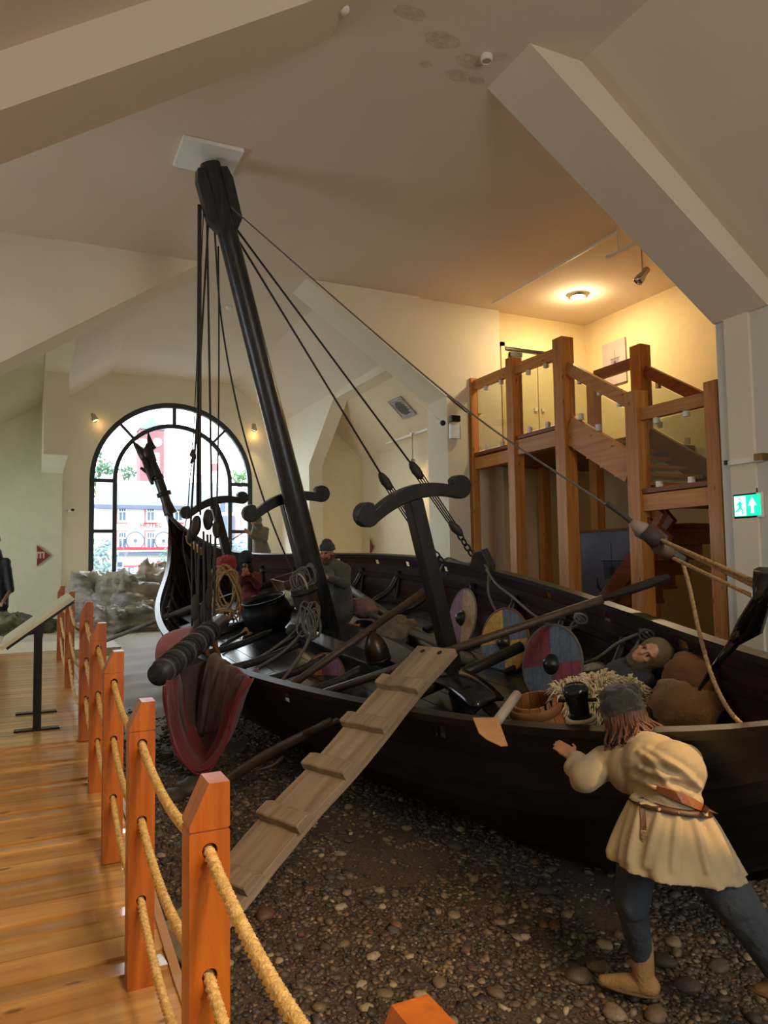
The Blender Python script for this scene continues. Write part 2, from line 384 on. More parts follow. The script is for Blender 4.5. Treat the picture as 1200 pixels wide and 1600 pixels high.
# --- far section left: bulkhead above the opening, end wall of the side aisle
wb = MB()
wb.box((.16, 14.6, 3.38), (.58, 17.6, 5.3)); prism_x(wb, [(11.6, 4.9), (14.7, 4.9), (14.7, 5.3), (11.6, 5.3)], .16, .58)
struct(wb.obj('wall_nave_left', M_wall))
wb = MB()
wb.box((-4.2, 17.55, -.9), (.585, 18.35, 6.0))
prism_y(wb, [(.2, 4.95), (-2.2, 3.3), (-2.4, 3.3), (-2.4, 6.0), (.2, 6.0)], 11.6, 17.6)
for y0, y1, z0, z1 in ((11.6, 12.6, -.9, 6.), (16.6, 17.6, -.9, 6.), (12.6, 16.6, -.9, .4), (12.6, 16.6, 2.5, 6.)): wb.box((-2.6, y0, z0), (-2.3, y1, z1))
for a_ in ((-4.2, 12.4, -.9, -2.5, 12.6, 3.4), (-4.2, 16.6, -.9, -2.5, 16.8, 3.4), (-4.2, 12.4, .2, -2.5, 16.8, .4), (-4.2, 12.4, 2.5, -2.5, 16.8, 3.4)): wb.box(a_[:3], a_[3:])
struct(wb.obj('wall_aisle_left', mat('aisle_plaster', 'D9D5BC', .85, .03)))
# --- arched window: frame, mullions, panes
win = thing('window_1', (AX, 18.4, 1.05), None, None); struct(win)
M_wf = mat('window_frame_dark', '23282E', .45, .08)
M_glass = glass('window_glass', (.97, .985, .99), .04)
RI = 1.36
def ring(b, r0, r1, y0, y1, z0, a0=180, a1=0, n=28):
    o_ = arch(r1, n, a0, a1); i_ = arch(r0, n, a0, a1)
    for k in range(n): prism_y(b, [o_[k], o_[k+1], i_[k+1], i_[k]], y0, y1)
fb = MB(); ring(fb, AR-.115, AR, 18.31, 18.45, 0)
for x0, x1 in ((AX-AR, AX-AR+.115), (AX+AR-.115, AX+AR)): fb.box((x0, 18.33, 1.05), (x1, 18.45, AZ))
fb.box((AX-AR, 18.33, 1.05), (AX+AR, 18.45, 1.13))
fb.obj('window_frame', M_wf, win)
ib = MB(); ring(ib, RI-.045, RI+.055, 18.34, 18.43, 0)
for s in (-1, 1): ib.box((AX+s*(RI+.005)-.05, 18.34, 1.1), (AX+s*(RI+.005)+.05, 18.43, AZ))
ib.obj('inner_frame', M_wf, win)
for s in (-1, 1):
    for z in (AZ-.02, 2.16):
        x0, x1 = sorted((AX+s*RI, AX+s*(AR-.05))); MB().box((x0, 18.355, z-.042), (x1, 18.425, z+.042)).obj('transom', M_wf, win)
for a in (90, 47, 133):
    c, s_ = math.cos(math.radians(a)), math.sin(math.radians(a))
    MB().beam((AX+c*RI, 18.39, AZ+s_*RI), (AX+c*(AR-.05), 18.39, AZ+s_*(AR-.05)), .085, .06).obj('glazing_bar', M_wf, win)
def pane(pts): MB().add([(x, 18.39, z) for x, z in pts], [tuple(range(len(pts)))]).obj('pane', M_glass, win)
for s in (-1, 1):
    for z0, z1 in ((1.12, 2.13), (2.19, AZ-.05)): pane([(AX+s*1.40, z0), (AX+s*1.86, z0), (AX+s*1.86, z1), (AX+s*1.40, z1)])
for a0, a1 in ((180, 133), (133, 90), (90, 47), (47, 0)): pane(arch(1.86, 10, a0-1, a1+1) + arch(1.38, 10, a1+1, a0-1))
pane([(AX-1.34, 1.12), (AX+1.34, 1.12)] + arch(1.34, 20, 0, 180))
# glazing of the side and rear windows (behind and beside the camera)
for nm, pts in (('window_2', [(-4.2, 7.2, 1.7), (-4.2, 9.4, 1.7), (-4.2, 9.4, 3.8), (-4.2, 7.2, 3.8)]), ('window_4', [(-2.45, 12.6, .4), (-2.45, 16.6, .4), (-2.45, 16.6, 2.5), (-2.45, 12.6, 2.5)]), ('window_3', [(1.5, -4.7, 1.1), (4.7, -4.7, 1.1), (4.7, -4.7, 3.7), (1.5, -4.7, 3.7)])):
    wn = thing(nm, pts[0], None, None); struct(wn)
    MB().add(pts, [(0, 1, 2, 3)]).obj('pane', M_glass, wn)
    fb = MB(); c = np.array(pts)
    for t in (0, 1/3, 2/3, 1):
        a = c[0]+(c[1]-c[0])*t; d = c[3]+(c[2]-c[3])*t; fb.beam(a, d, .07, .07)
    fb.beam(c[0], c[1], .08, .08); fb.beam(c[3], c[2], .08, .08); fb.beam((c[0]+c[3])/2, (c[1]+c[2])/2, .06, .06)
    fb.obj('window_frame', M_wf, wn)
# ================================================================== FENCE
FY = [.72, 1.80, 2.98, 4.05, 5.04, 6.16, 8.84, 11.55]
PW = .0475; HOLES = (.895, .61, .32)
def fence_post_mesh():
    b = MB()
    prof = [(-PW, 0), (PW, 0), (PW, .936), (PW-.005, .941), (PW, .946), (PW, 1.05), (-.002, 1.05), (-PW, .955), (-PW, .946), (-PW+.005, .941), (-PW, .936)]
    b.prism(prof, lambda x, z: (x, -PW, z), lambda x, z: (x, PW, z))
    for y in (-PW, PW):   # shallow saw line on the two faces that carry the rope
        pass
    o = b.obj('fence_post', M_fence, clean=True)
    cut = MB()
    for z in HOLES: cut.lathe([(.0185, -.1), (.0185, .1)], 16, Matrix.Translation((0, 0, z)) @ Matrix.Rotation(math.pi/2, 4, 'X'), caps=True)
    cut.box((-.06, -.06, .939), (.06, -PW+.004, .943))
    c = cut.obj('cutter', clean=True)
    md = o.modifiers.new('holes', 'BOOLEAN'); md.object = c; md.operation = 'DIFFERENCE'; md.solver = 'EXACT'
    bv = o.modifiers.new('bevel', 'BEVEL'); bv.width = .0025; bv.segments = 2; bv.limit_method = 'ANGLE'; bv.angle_limit = math.radians(35)
    dg = bpy.context.evaluated_depsgraph_get(); me = bpy.data.meshes.new_from_object(o.evaluated_get(dg))
    bpy.data.objects.remove(o); bpy.data.objects.remove(c); me.name = 'fence_post'
    return me
fpm = fence_post_mesh()
flab = ['orange fence post at the bottom edge, only its slanted top in view', 'tallest orange pine rope fence post in front of the boarding plank',
        'orange pine rope fence post just left of the nearest tall post', 'third orange rope fence post up the ramp, left of the hanging sail',
        'fourth orange rope fence post up the ramp', 'orange rope fence post at the top of the ramp before the long gap',
        'rope fence post right behind the black reading stand', 'farthest small rope fence post by the rocks']
for i, y in enumerate(FY):
    o = bpy.data.objects.new('fence_post', fpm); COL.objects.link(o); o.location = (.39, y+PW, walk_z(y)-.002)
    tag(o, flab[i], 'post', 'rope fence posts along the walkway')
M_rope = mat('hemp_rope', 'D9AE62', .75, .2, 60, .4, 180, col2='E8C684')
for k, z in enumerate(HOLES):
    pts = []
    for i in range(len(FY)-1):
        a = np.array([.39, FY[i]+PW, walk_z(FY[i])+z]); c = np.array([.39, FY[i+1]+PW, walk_z(FY[i+1])+z]); L = np.linalg.norm(c-a)
        n = int(L/(.0055 if i < 2 else .008 if i < 4 else .02 if i < 6 else .05)); seg = catenary(a, c, .055*L/1.03*(1+.25*k), n); pts += seg[:-1] if i < len(FY)-2 else seg
    # the rope runs on out of the picture past the nearest post
    first = pts[0]; pre = catenary((.39, -.05, first[2]-.08), first, .05, 120)[:-1]
    o = MB().tube(pre+pts, .0165, 15, lobes=3, twist=88., depth=.44).obj('fence_rope', M_rope, smooth=True)
    tag(o, ['top twisted hemp rope threaded through the fence posts', 'middle twisted hemp rope threaded through the fence posts', 'lowest twisted hemp rope threaded through the fence posts'][k], 'rope', 'fence ropes')
# ================================================================== READING STAND
t = thing('reading_stand', (.1, 7.2, .016), 'black two-legged reading stand with tilted pale panel beside the fence', 'sign stand')
q = at_z(88, 1083, .02)
bx, by = .06, 6.75
for y in (by, by+.78):
    b = MB(); b.box((bx-.03, y-.03, .016), (bx+.03, y+.03, .83)); b.obj('leg', M_black, t)
    b = MB(); b.box((bx-.17, y-.045, .016), (bx+.17, y+.045, .028)); b.obj('foot_plate', M_black, t, bevel=.003)
c, s_ = math.cos(math.radians(36)), math.sin(math.radians(36))
def tilt(u, h): return (bx+.02+u*c-h*s_, .86+u*s_+h*c)
b = MB(); prism_y(b, [tilt(-.3, .0), tilt(.3, .0), tilt(.3, .02), tilt(-.3, .02)], by-.12, by+.95); b.obj('panel_tray', M_black, t)
b = MB(); prism_y(b, [tilt(-.33, .022), tilt(.32, .022), tilt(.32, .05), tilt(-.33, .05)], by-.14, by+.97); b.obj('panel', mat('panel_print', 'D8D6B8', .35, .12, 3), t)
for y in (by, by+.78): MB().beam((bx, y, .72), (bx+.02, y, .86), .1, .05).obj('bracket', M_black, t)
# ================================================================== STAIRCASE
st = thing('staircase', (6.95, 8.6, -.4), 'honey pine open staircase with landings and glass balustrades against the right wall', 'staircase')
SX = 7.05
def post(y0, y1, z0, z1, x0=6.95, dx=.2): return MB().box((x0, y0, z0), (x0+dx, y1, z1)).obj('post', M_pine, st, bevel=.006)
GZ = -.5
post(10.93, 11.07, GZ, 4.56, dx=.14); post(9.70, 9.88, GZ, 4.62); post(8.45, 8.67, GZ, 4.6, dx=.22); post(7.03, 7.24, GZ, 3.49, dx=.2); post(5.80, 5.99, GZ, 3.34, dx=.19)
post(8.34, 8.56, GZ, 4.62, 8.36, .22); post(9.45, 9.62, GZ, 4.4, 8.4, .17); post(6.2, 6.36, GZ, 2.1, 8.3, .16); post(10.85, 11.02, GZ, 3.2, 8.4, .16)
def rail(p, q, wd=.09, ht=.17, m=None, nm='rail'): return MB().beam(p, q, wd, ht).obj(nm, m or M_pineY, st, bevel=.004)
rail((SX, 11.0, 4.43), (SX, 9.88, 4.43)); rail((SX, 9.7, 4.42), (SX, 8.67, 4.40)); rail((SX, 8.45, 4.13), (SX, 7.24, 3.38)); rail((SX, 7.03, 3.17), (SX, 5.99, 3.16), ht=.16)
rail((SX, 10.93, 3.03), (SX, 9.88, 3.03), .12, .2, nm='landing_beam'); rail((SX, 9.7, 3.13), (SX, 8.67, 3.13), .12, .24, nm='landing_beam')
rail((SX, 7.03, 2.03), (SX, 5.99, 2.03), .12, .21, nm='landing_beam'); rail((SX, 8.45, 3.22), (SX, 7.24, 2.5), .09, .4, nm='stringer')
rail((SX, 11.0, 3.19), (SX, 9.88, 3.19), .13, .06, M_dpine, 'plinth_rail'); rail((SX, 9.7, 3.29), (SX, 8.67, 3.29), .13, .06, M_dpine, 'plinth_rail'); rail((SX, 7.03, 2.18), (SX, 5.99, 2.18), .13, .06, M_dpine, 'plinth_rail')
# back run of the flight and the upper balustrade
BX = 8.46
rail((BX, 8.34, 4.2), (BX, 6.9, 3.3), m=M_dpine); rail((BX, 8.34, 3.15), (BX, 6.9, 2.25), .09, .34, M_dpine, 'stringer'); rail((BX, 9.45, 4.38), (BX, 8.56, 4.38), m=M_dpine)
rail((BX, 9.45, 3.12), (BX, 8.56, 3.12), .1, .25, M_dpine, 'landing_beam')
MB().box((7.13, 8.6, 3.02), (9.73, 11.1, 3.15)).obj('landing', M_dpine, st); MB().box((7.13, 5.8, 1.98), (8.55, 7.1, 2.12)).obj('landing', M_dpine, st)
for i in range(6):
    z = 2.15+(i+1)*.16; y = 7.05+i*.27
    MB().box((7.08, y, z-.045), (8.42, y+.3, z)).obj('tread', M_pineY, st, bevel=.004)
for i in range(9):   # lower flight from the low landing down to the floor
    z = 1.98-(i+1)*.21; y = 7.1+i*.25
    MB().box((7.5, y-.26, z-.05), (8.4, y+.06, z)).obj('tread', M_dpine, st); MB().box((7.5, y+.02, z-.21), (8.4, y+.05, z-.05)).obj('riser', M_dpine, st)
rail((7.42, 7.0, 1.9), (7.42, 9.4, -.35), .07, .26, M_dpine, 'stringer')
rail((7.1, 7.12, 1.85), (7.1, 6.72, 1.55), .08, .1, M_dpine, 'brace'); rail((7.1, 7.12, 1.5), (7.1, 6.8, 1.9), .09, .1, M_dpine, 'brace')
M_gl = glass('balustrade_glass', (.80, .84, .80), .09)
M_clip = mat('clip_white', 'E4E2DC', .4)
def glass_panel(pts, clips):
    b = MB(); n = len(pts); b.prism([(y, z) for y, z in pts], lambda y, z: (SX-.006, y, z), lambda y, z: (SX+.006, y, z)); g = b.obj('glass_panel', M_gl, st)
    for y, z in clips: MB().box((SX-.03, y-.028, z-.045), (SX+.03, y+.028, z+.045)).obj('clip', M_clip, g)
glass_panel([(10.88, 3.25), (9.93, 3.25), (9.93, 4.33), (10.88, 4.33)], [(10.6, 3.27), (10.15, 3.27), (10.6, 4.32), (10.15, 4.32)])
glass_panel([(9.64, 3.35), (8.72, 3.35), (8.72, 4.30), (9.64, 4.30)], [(9.4, 3.37), (8.95, 3.37), (9.4, 4.30), (8.95, 4.30)])
glass_panel([(8.36, 3.42), (7.3, 2.78), (7.3, 3.28), (8.36, 3.95)], [(8.2, 3.36), (7.85, 3.14), (8.2, 3.88), (7.8, 3.63), (7.42, 3.40)])
glass_panel([(6.97, 2.25), (6.06, 2.25), (6.06, 3.06), (6.97, 3.06)], [(6.8, 2.24), (6.3, 2.24), (6.8, 3.06), (6.33, 3.06)])
b = MB(); b.prism([(8.3, 3.36), (6.95, 2.5), (6.95, 3.2), (8.3, 4.05)], lambda y, z: (BX-.006, y, z), lambda y, z: (BX+.006, y, z)); g = b.obj('glass_panel', M_gl, st)
for y, z in ((8.1, 3.32), (7.6, 3.0), (7.1, 2.68), (8.1, 3.92), (7.5, 3.54)): MB().box((BX-.03, y-.028, z-.045), (BX+.03, y+.028, z+.045)).obj('clip', M_clip, g)
# cable clipped to the inner post under the low landing
cb_ = MB().tube(spline([(8.28, 6.5, 1.95), (8.1, 6.5, 1.7), (7.95, 6.42, 1.45), (8.05, 6.3, 1.35), (8.15, 6.22, 1.6), (8.2, 6.2, 1.9)]), .012, 6).obj('cable', M_black, smooth=True)
tag(cb_, 'black looped cable hanging under the low stair landing', 'cable')
# ================================================================== DOOR upstairs
dr = thing('door_1', (8.3, 11.1, 3.15), None, None); struct(dr)
M_door = mat('cream_door', 'DFCB98', .5, .03)
b = MB()
for x0, x1, z0, z1 in ((7.7, 7.78, 3.15, 5.33), (9.28, 9.36, 3.15, 5.33), (7.7, 9.36, 5.25, 5.33)): b.box((x0, 11.05, z0), (x1, 11.16, z1))
b.obj('door_frame', M_door, dr)
for x0, x1 in ((7.79, 8.52), (8.54, 9.27)):
    lf = MB().box((x0, 11.085, 3.16), (x1, 11.14, 5.24)).obj('door_leaf', M_door, dr)
    xw = x0+.22 if x0 < 8 else x1-.22
    MB().box((xw-.1, 11.075, 4.05), (xw+.1, 11.09, 4.85)).obj('vision_panel', mat('vision_glass', 'B9C9C0', .15), lf)
    MB().box((x1-.1 if x0 < 8 else x0+.04, 11.05, 4.1), (x1-.04 if x0 < 8 else x0+.1, 11.09, 4.16)).obj('door_handle', M_clip, lf)
    MB().box((x0+.1, 11.03, 5.08), (x0+.36, 11.09, 5.16)).obj('door_closer', M_black, lf)
MB().box((7.8, 11.045, 5.2), (9.2, 11.075, 5.235)).obj('closer_rail', M_black, dr)
# ================================================================== FIXTURES
M_trk = mat('track_white', 'E8E4DA', .4, .02)
M_chr = mat('chrome', 'C9C2B4', .15, .05, metal=1.)
M_bulb = mat('bulb_glow', 'FFE2A8', .5, 0, emit=9.)
pc = at_z(325, 243, HC)
o = MB().box((pc[0]-.33, pc[1]-.31, HC-.045), (pc[0]+.33, pc[1]+.31, HC-.002)).obj('ceiling_plate', M_white, bevel=.006)
tag(o, 'white square plate on the ceiling where the mast ends', 'plate')
def disc_light(px, label, r, lit):
    p = at_z(px[0], px[1], HC)
    t = thing('ceiling_downlight', (p[0], p[1], HC-.03), label, 'ceiling light')
    MB().lathe([(r*.72, -.02), (r*.8, -.03), (r, -.012), (r, .028)], 24, Matrix.Translation((p[0], p[1], HC-.03))).obj('trim_ring', M_trk if not lit else M_chr, t, smooth=True)
    MB().lathe([(r*.74, -.018), (.001, -.018)], 24, Matrix.Translation((p[0], p[1], HC-.03))).obj('diffuser', mat('diffuser_lit', 'FFEFCB', .5, 0, emit=14.) if lit else mat('diffuser_off', 'C8BCA8', .5), t)
    return p
p = disc_light((903, 460), 'lit round downlight on the ceiling above the staircase', .17, True)
lamp('POINT', 'downlight_glow', (p[0], p[1], HC-.14), 60, (1, .76, .42), size=.12)
lamp('AREA', 'downlight_lamp', (p[0], p[1], HC-.09), 75, (1, .78, .46), (p[0], p[1], 0), size=.24)
disc_light((760, 87), 'unlit recessed downlight in the flat ceiling near the stained paint', .055, False)
for px, lab in (((537, 13), 'white sensor on the ceiling at the top edge of the picture'), ((358, 479), 'small white smoke detector on the ceiling right of the mast')):
    p = at_z(px[0], px[1], HC); k = .05 if px[1] < 100 else .06
    tag(MB().lathe([(.001, -.045), (k*.6, -.045), (k*.7, -.03), (k, -.025), (k, -.002)], 18, Matrix.Translation((p[0], p[1], HC))).obj('smoke_detector', M_white, smooth=True), lab, 'detector')
# flaking paint beside the downlight: a ragged film lifted off the ceiling
b = MB()
for (cx, cy_, r) in ((690, 62, .13), (735, 95, .11), (715, 118, .1), (640, 20, .1), (745, 125, .07), (665, 100, .05)):
    p = at_z(cx, cy_, HC); ringp = []
    for k in range(16):
        a = k*math.pi/8; rr = r*(1+.3*mnoise.noise((cx*.3+math.cos(a)*1.7, cy_*.3+math.sin(a)*1.7, 1))); ringp.append((p[0]+rr*1.3*math.cos(a), p[1]+rr*.7*math.sin(a), HC-.004))
    b.add(ringp, [tuple(range(16))])
o = b.obj('flaking_paint', mat('water_stained_paint', 'CDBEA6', .9, .10, 14, .4, 40, col2='DCCDB8')); adopt(o, bpy.data.objects['ceiling'])
def spot(loc, aim, label, col=(1, .72, .35), energy=40, lit=True, r=.055, L=.17, drop=.16, parent_at=None, grp='spotlights'):
    loc = np.array(loc, float); aim = np.array(aim, float); d = aim-loc; d /= np.linalg.norm(d)
    t = thing('spotlight', loc, label, 'spotlight', grp)
    M = Matrix.Translation(Vector(loc)) @ Vector(d).to_track_quat('Z', 'Y').to_matrix().to_4x4()
    MB().lathe([(.001, -L*.5), (r*.55, -L*.5), (r*.7, -L*.4), (r*.7, -L*.1), (r, L*.2), (r, L*.5), (r*.85, L*.5), (r*.8, L*.35)], 16, M).obj('housing', M_chr, t, smooth=True)
    MB().lathe([(r*.82, L*.36), (.001, L*.36)], 16, M).obj('bulb', M_bulb if lit else M_trk, t)
    MB().tube([loc, loc+np.array([0, 0, drop])], .012, 8).obj('stem', M_chr, t); MB().box(loc+np.array([-.03, -.03, drop-.02]), loc+np.array([.03, .03, drop+.02])).obj('adaptor', M_trk, t)
    if lit: lamp('SPOT', 'spotlight_beam', loc+d*(L*.56), energy, col, loc+d*3, size=.04, angle=75, blend=.7)
    return t
# track lights over the stair hall
a = at_z(770, 474, HC-.03); c = at_z(966, 362, HC-.03)
tag(MB().beam(a, c, .035, .035).obj('lighting_track', M_trk), 'long white lighting track across the ceiling above the staircase', 'lighting track')
a = at_z(948, 402, HC-.35); c = at_z(1010, 372, HC-.35)
t = thing('suspended_track', a, 'short white track hung below the ceiling beside the right rafter', 'lighting track')
MB().beam(a, c, .035, .035).obj('bar', M_trk, t)
for k in (.3, .85):
    q = a+(c-a)*k; MB().beam(q, (q[0], q[1], HC), .014, .014).obj('hanger', M_trk, t)
p = at_z(1004, 430, HC-.62); spot(p, p+np.array([-.6, .5, -1.0]), 'unlit cylindrical spotlight hanging by the right rafter', lit=False, r=.07, L=.24, drop=.6)
# spotlights on the window wall
p = at_y(147, 652, 18.05); spot(p, p+np.array([.35, -.3, -1.]), 'lit spotlight on the window wall left of the arch', energy=45, drop=.1, r=.075, L=.2)
lamp('POINT', 'wall_glow', p+np.array([.12, .1, -.12]), 1.3, (1, .6, .22), size=.05)
p = at_y(397, 668, 18.05); spot(p, p+np.array([.02, -.1, -1.]), 'lit spotlight on the window wall right of the arch', energy=40, drop=.1, r=.075, L=.2)
lamp('POINT', 'wall_glow', p+np.array([.05, .12, -.16]), 2.2, (1, .58, .18), size=.05)
# track and two spotlights in the right-hand recess
a = np.array([7.0, 14.5, 3.93]); c = np.array([7.0, 11.75, 3.93])
tag(MB().beam(a, c, .04, .04).obj('recess_track', M_trk), 'white lighting track along the recess behind the crutch posts', 'lighting track')
p = at_x(645, 725, 6.95); spot(p, p+np.array([-.1, 0, -1.]), 'lit spotlight pointing down in the right recess', energy=50, drop=3.93-p[2], r=.07, L=.2)
lamp('POINT', 'recess_glow', p+np.array([-.08, 0, -.2]), 3, (1, .72, .38), size=.06)
p = at_x(678, 716, 6.95); spot(p, p+np.array([-.4, .9, -.7]), 'lit spotlight turned sideways in the right recess', energy=50, drop=3.93-p[2], r=.07, L=.2)
# ventilation grille in the recess ceiling
t = thing('ceiling_grille', (6.6, 13.4, 4.4), 'grey square ventilation grille in the sloping recess ceiling', 'vent')
nrm = np.array([-1.05, 0, -1.1]); nrm /= np.linalg.norm(nrm); e1 = np.array([0, 1., 0]); e2 = np.cross(nrm, e1)
gc = np.array([6.62, 12.95, 4.40])+nrm*.01
def gpt(u, v, h=0): return gc+e1*u+e2*v+nrm*h
b = MB()
for (u0, u1, v0, v1) in ((-.28, .28, -.24, -.2), (-.28, .28, .2, .24), (-.28, -.24, -.2, .2), (.24, .28, -.2, .2)):
    b.prism([(u0, v0), (u1, v0), (u1, v1), (u0, v1)], lambda u, v: gpt(u, v, 0), lambda u, v: gpt(u, v, .02))
b.obj('frame', mat('grille_grey', 'A9A49C', .5), t)
for v in np.arange(-.17, .19, .068): MB().prism([(-.24, v-.02), (.24, v-.02), (.24, v+.02), (-.24, v+.02)], lambda u, q: gpt(u, q, .002), lambda u, q: gpt(u, q+.01, .012)).obj('slat', mat('grille_grey', 'A9A49C', .5), t)
MB().lathe([(.17, .016), (.001, .016)], 20, Matrix.Translation(Vector(gc)) @ Vector(nrm).to_track_quat('Z', 'Y').to_matrix().to_4x4()).obj('duct_mouth', mat('duct_dark', '55534F', .6), t)
# surface conduit with camera, twin emergency light on the frame corner
p = at_y(690, 662, 11.0); q = at_y(692, 661, 10.9)
t = thing('security_camera', q, 'small black dome camera beside the twin emergency light', 'camera')
MB().ell(q, (.05, .05, .05)).obj('dome', M_black, t, smooth=True); MB().beam(q+np.array([0, .06, 0]), q+np.array([.08, .06, .0]), .03, .03).obj('arm', M_white, t)
tag(MB().tube([q+np.array([-.03, .05, .05]), q+np.array([-.55, .05, .42])], .011, 6).obj('conduit', M_white), 'thin white conduit running down the far rafter to the dome camera', 'conduit')
q = at_y(719, 668, 10.9); t = thing('emergency_light', q, 'white twin-head emergency light box on the wall by the stair post', 'emergency light')
MB().box(q-np.array([.2, .02, .2]), q+np.array([-.02, .06, .06])).obj('case', mat('case_white', 'EAF2F4', .3), t, bevel=.008)
for k in (-.11,): MB().box(q+np.array([k-.09, -.06, .09]), q+np.array([k+.09, .04, .2])).obj('lamp_head', M_black, t, bevel=.015)
MB().box(q+np.array([.0, -.02, -.2]), q+np.array([.03, .05, .06])).obj('side_plate', M_trk, t)
# exit sign and emergency tube on the right wall
t = thing('exit_sign', (6.87, 5.41, 1.86), 'glowing green running-man exit sign with up arrow on the right wall', 'exit sign')
XW = 6.86
MB().box((XW, 5.24, 1.74), (XW+.035, 5.58, 2.0)).obj('sign_case', M_white, t)
MB().box((XW-.006, 5.25, 1.76), (XW-.001, 5.57, 1.985)).obj('sign_face', mat('exit_green', '10C8A4', .4, 0, emit=1.6), t)
wm = mat('exit_white', 'F4FFFA', .4, 0, emit=2.2)
def yz(poly, nm): MB().prism(poly, lambda y, z: (XW-.011, y, z), lambda y, z: (XW-.007, y, z)).obj(nm, wm, t)
yz([(5.33, 1.79), (5.36, 1.79), (5.36, 1.87), (5.395, 1.87), (5.345, 1.955), (5.295, 1.87), (5.33, 1.87)], 'arrow')
b = MB()
for pl in ([(5.425, 1.77), (5.56, 1.77), (5.56, 1.975), (5.425, 1.975)],): b.prism(pl, lambda y, z: (XW-.010, y, z), lambda y, z: (XW-.007, y, z))
b.obj('doorway_symbol', wm, t)
gm = mat('exit_green', '12C08A'); b = MB()
for p_, q_, w_ in (((5.495, 1.92), (5.49, 1.86), .035), ((5.49, 1.86), (5.46, 1.82), .02), ((5.46, 1.82), (5.465, 1.78), .018), ((5.49, 1.86), (5.525, 1.82), .02), ((5.525, 1.82), (5.55, 1.82), .018), ((5.5, 1.91), (5.455, 1.89), .014), ((5.495, 1.91), (5.535, 1.88), .014), ((5.492, 1.955), (5.492, 1.935), .022)):
    b.beam((XW-.0125, *p_), (XW-.0125, *q_), w_, .003, up=(1, 0, 0))
b.obj('running_man', gm, t)
for y in (5.3, 5.52): MB().box((XW+.005, y-.006, 2.0), (XW+.02, y+.006, 2.05)).obj('hook', M_black, t)
t = thing('emergency_tube', (6.85, 5.4, 2.35), 'slim white emergency light bar on brass bracket above the exit sign', 'wall light')
MB().box((6.82, 5.2, 2.32), (6.88, 5.62, 2.375)).obj('tube', M_white, t, bevel=.01); MB().box((6.8, 5.16, 2.33), (6.9, 5.26, 2.40)).obj('bracket', mat('brass_dull', '8A6A3A', .4, metal=.8), t); MB().box((6.8, 5.6, 2.33), (6.89, 5.63, 2.38)).obj('end_cap', M_black, t)
# wall camera by the window, direction triangles, posters
q = at_y(112, 797, 18.2); t = thing('wall_camera', q, 'small white bullet camera on the wall left of the window', 'camera')
MB().tube([q+np.array([-.08, .1, -.02]), q+np.array([.0, -.05, 0])], .035, 10).obj('body', M_white, t, smooth=True); MB().tube([q+np.array([0, -.05, 0]), q+np.array([.03, -.1, 0])], .028, 10).obj('lens', M_black, t)
MB().tube([q+np.array([-.2, .1, -.05]), q+np.array([-.08, .1, -.03])], .012, 6).obj('cable_arm', M_white, t)
def tri_sign(pts, label, letter):
    t = thing('direction_sign', pts[0], label, 'sign'); n = np.cross(np.array(pts[1])-pts[0], np.array(pts[2])-pts[0]); n /= np.linalg.norm(n)
    if n @ (CAM-np.array(pts[0])) < 0: n = -n
    c = np.mean(pts, 0)
    f = lambda s, h: [c+(np.array(p)-c)*s+n*h for p in pts]
    def pris(a, b_, nm, m_): MB().add(list(a)+list(b_), [(0, 1, 2), (5, 4, 3), (0, 3, 4, 1), (1, 4, 5, 2), (2, 5, 3, 0)]).obj(nm, m_, t)
    pris(f(1., .0), f(1., .014), 'backing', mat('sign_border', 'D9C2B0', .5)); pris(f(.92, .012), f(.92, .02), 'face', mat('sign_maroon', '7A2A26', .5))
    if letter:
        e_u = np.array([1., 0, 0]); e_v = np.array([0, 0, 1.]); b = MB(); o_ = np.array(pts[0])*.62+np.array(pts[2])*.38; o_ = np.array([o_[0], o_[1], o_[2]])
        for (u0, u1, v0, v1) in ((-.08, .08, .05, .085), (-.08, -.05, -.06, .05), (-.015, .015, -.06, .05), (.05, .08, -.06, .05)):
            b.add([c+n*.022+e_u*(u*1.0-.02)+e_v*v for u, v in ((u0, v0), (u1, v0), (u1, v1), (u0, v1))]+[c+n*.026+e_u*(u*1.0-.02)+e_v*v for u, v in ((u0, v0), (u1, v0), (u1, v1), (u0, v1))], [(0, 1, 2, 3), (7, 6, 5, 4), (0, 4, 5, 1), (1, 5, 6, 2), (2, 6, 7, 3), (3, 7, 4, 0)])
        b.obj('letter', mat('sign_letter', 'D8B8A4', .5), t)
tri_sign([at_y(57, 851, 17.53), at_y(57, 886, 17.53), at_y(80, 868, 17.53)], 'maroon triangular direction sign with letter on the wall left of the window', True)
tri_sign([at_x(579, 840, 7.18), at_x(579, 868, 7.18), at_x(586, 855, 7.18)], 'small brown triangular sign on the recess wall right of the mast', False)
def poster(nm, c4, m_, label, border=.0):
    b = MB(); c4 = [np.array(c) for c in c4]; n = np.cross(c4[1]-c4[0], c4[3]-c4[0]); n /= np.linalg.norm(n)
    if n @ (CAM-c4[0]) < 0: n = -n
    b.add(c4+[c+n*.02 for c in c4], [(3, 2, 1, 0), (4, 5, 6, 7), (0, 1, 5, 4), (1, 2, 6, 5), (2, 3, 7, 6), (3, 0, 4, 7)])
    t = thing(nm, c4[0], label, 'poster'); b.obj('board', m_, t)
    def q(u, v, h=.024): return c4[0]+(c4[1]-c4[0])*u+(c4[3]-c4[0])*v+n*h
    return t, q
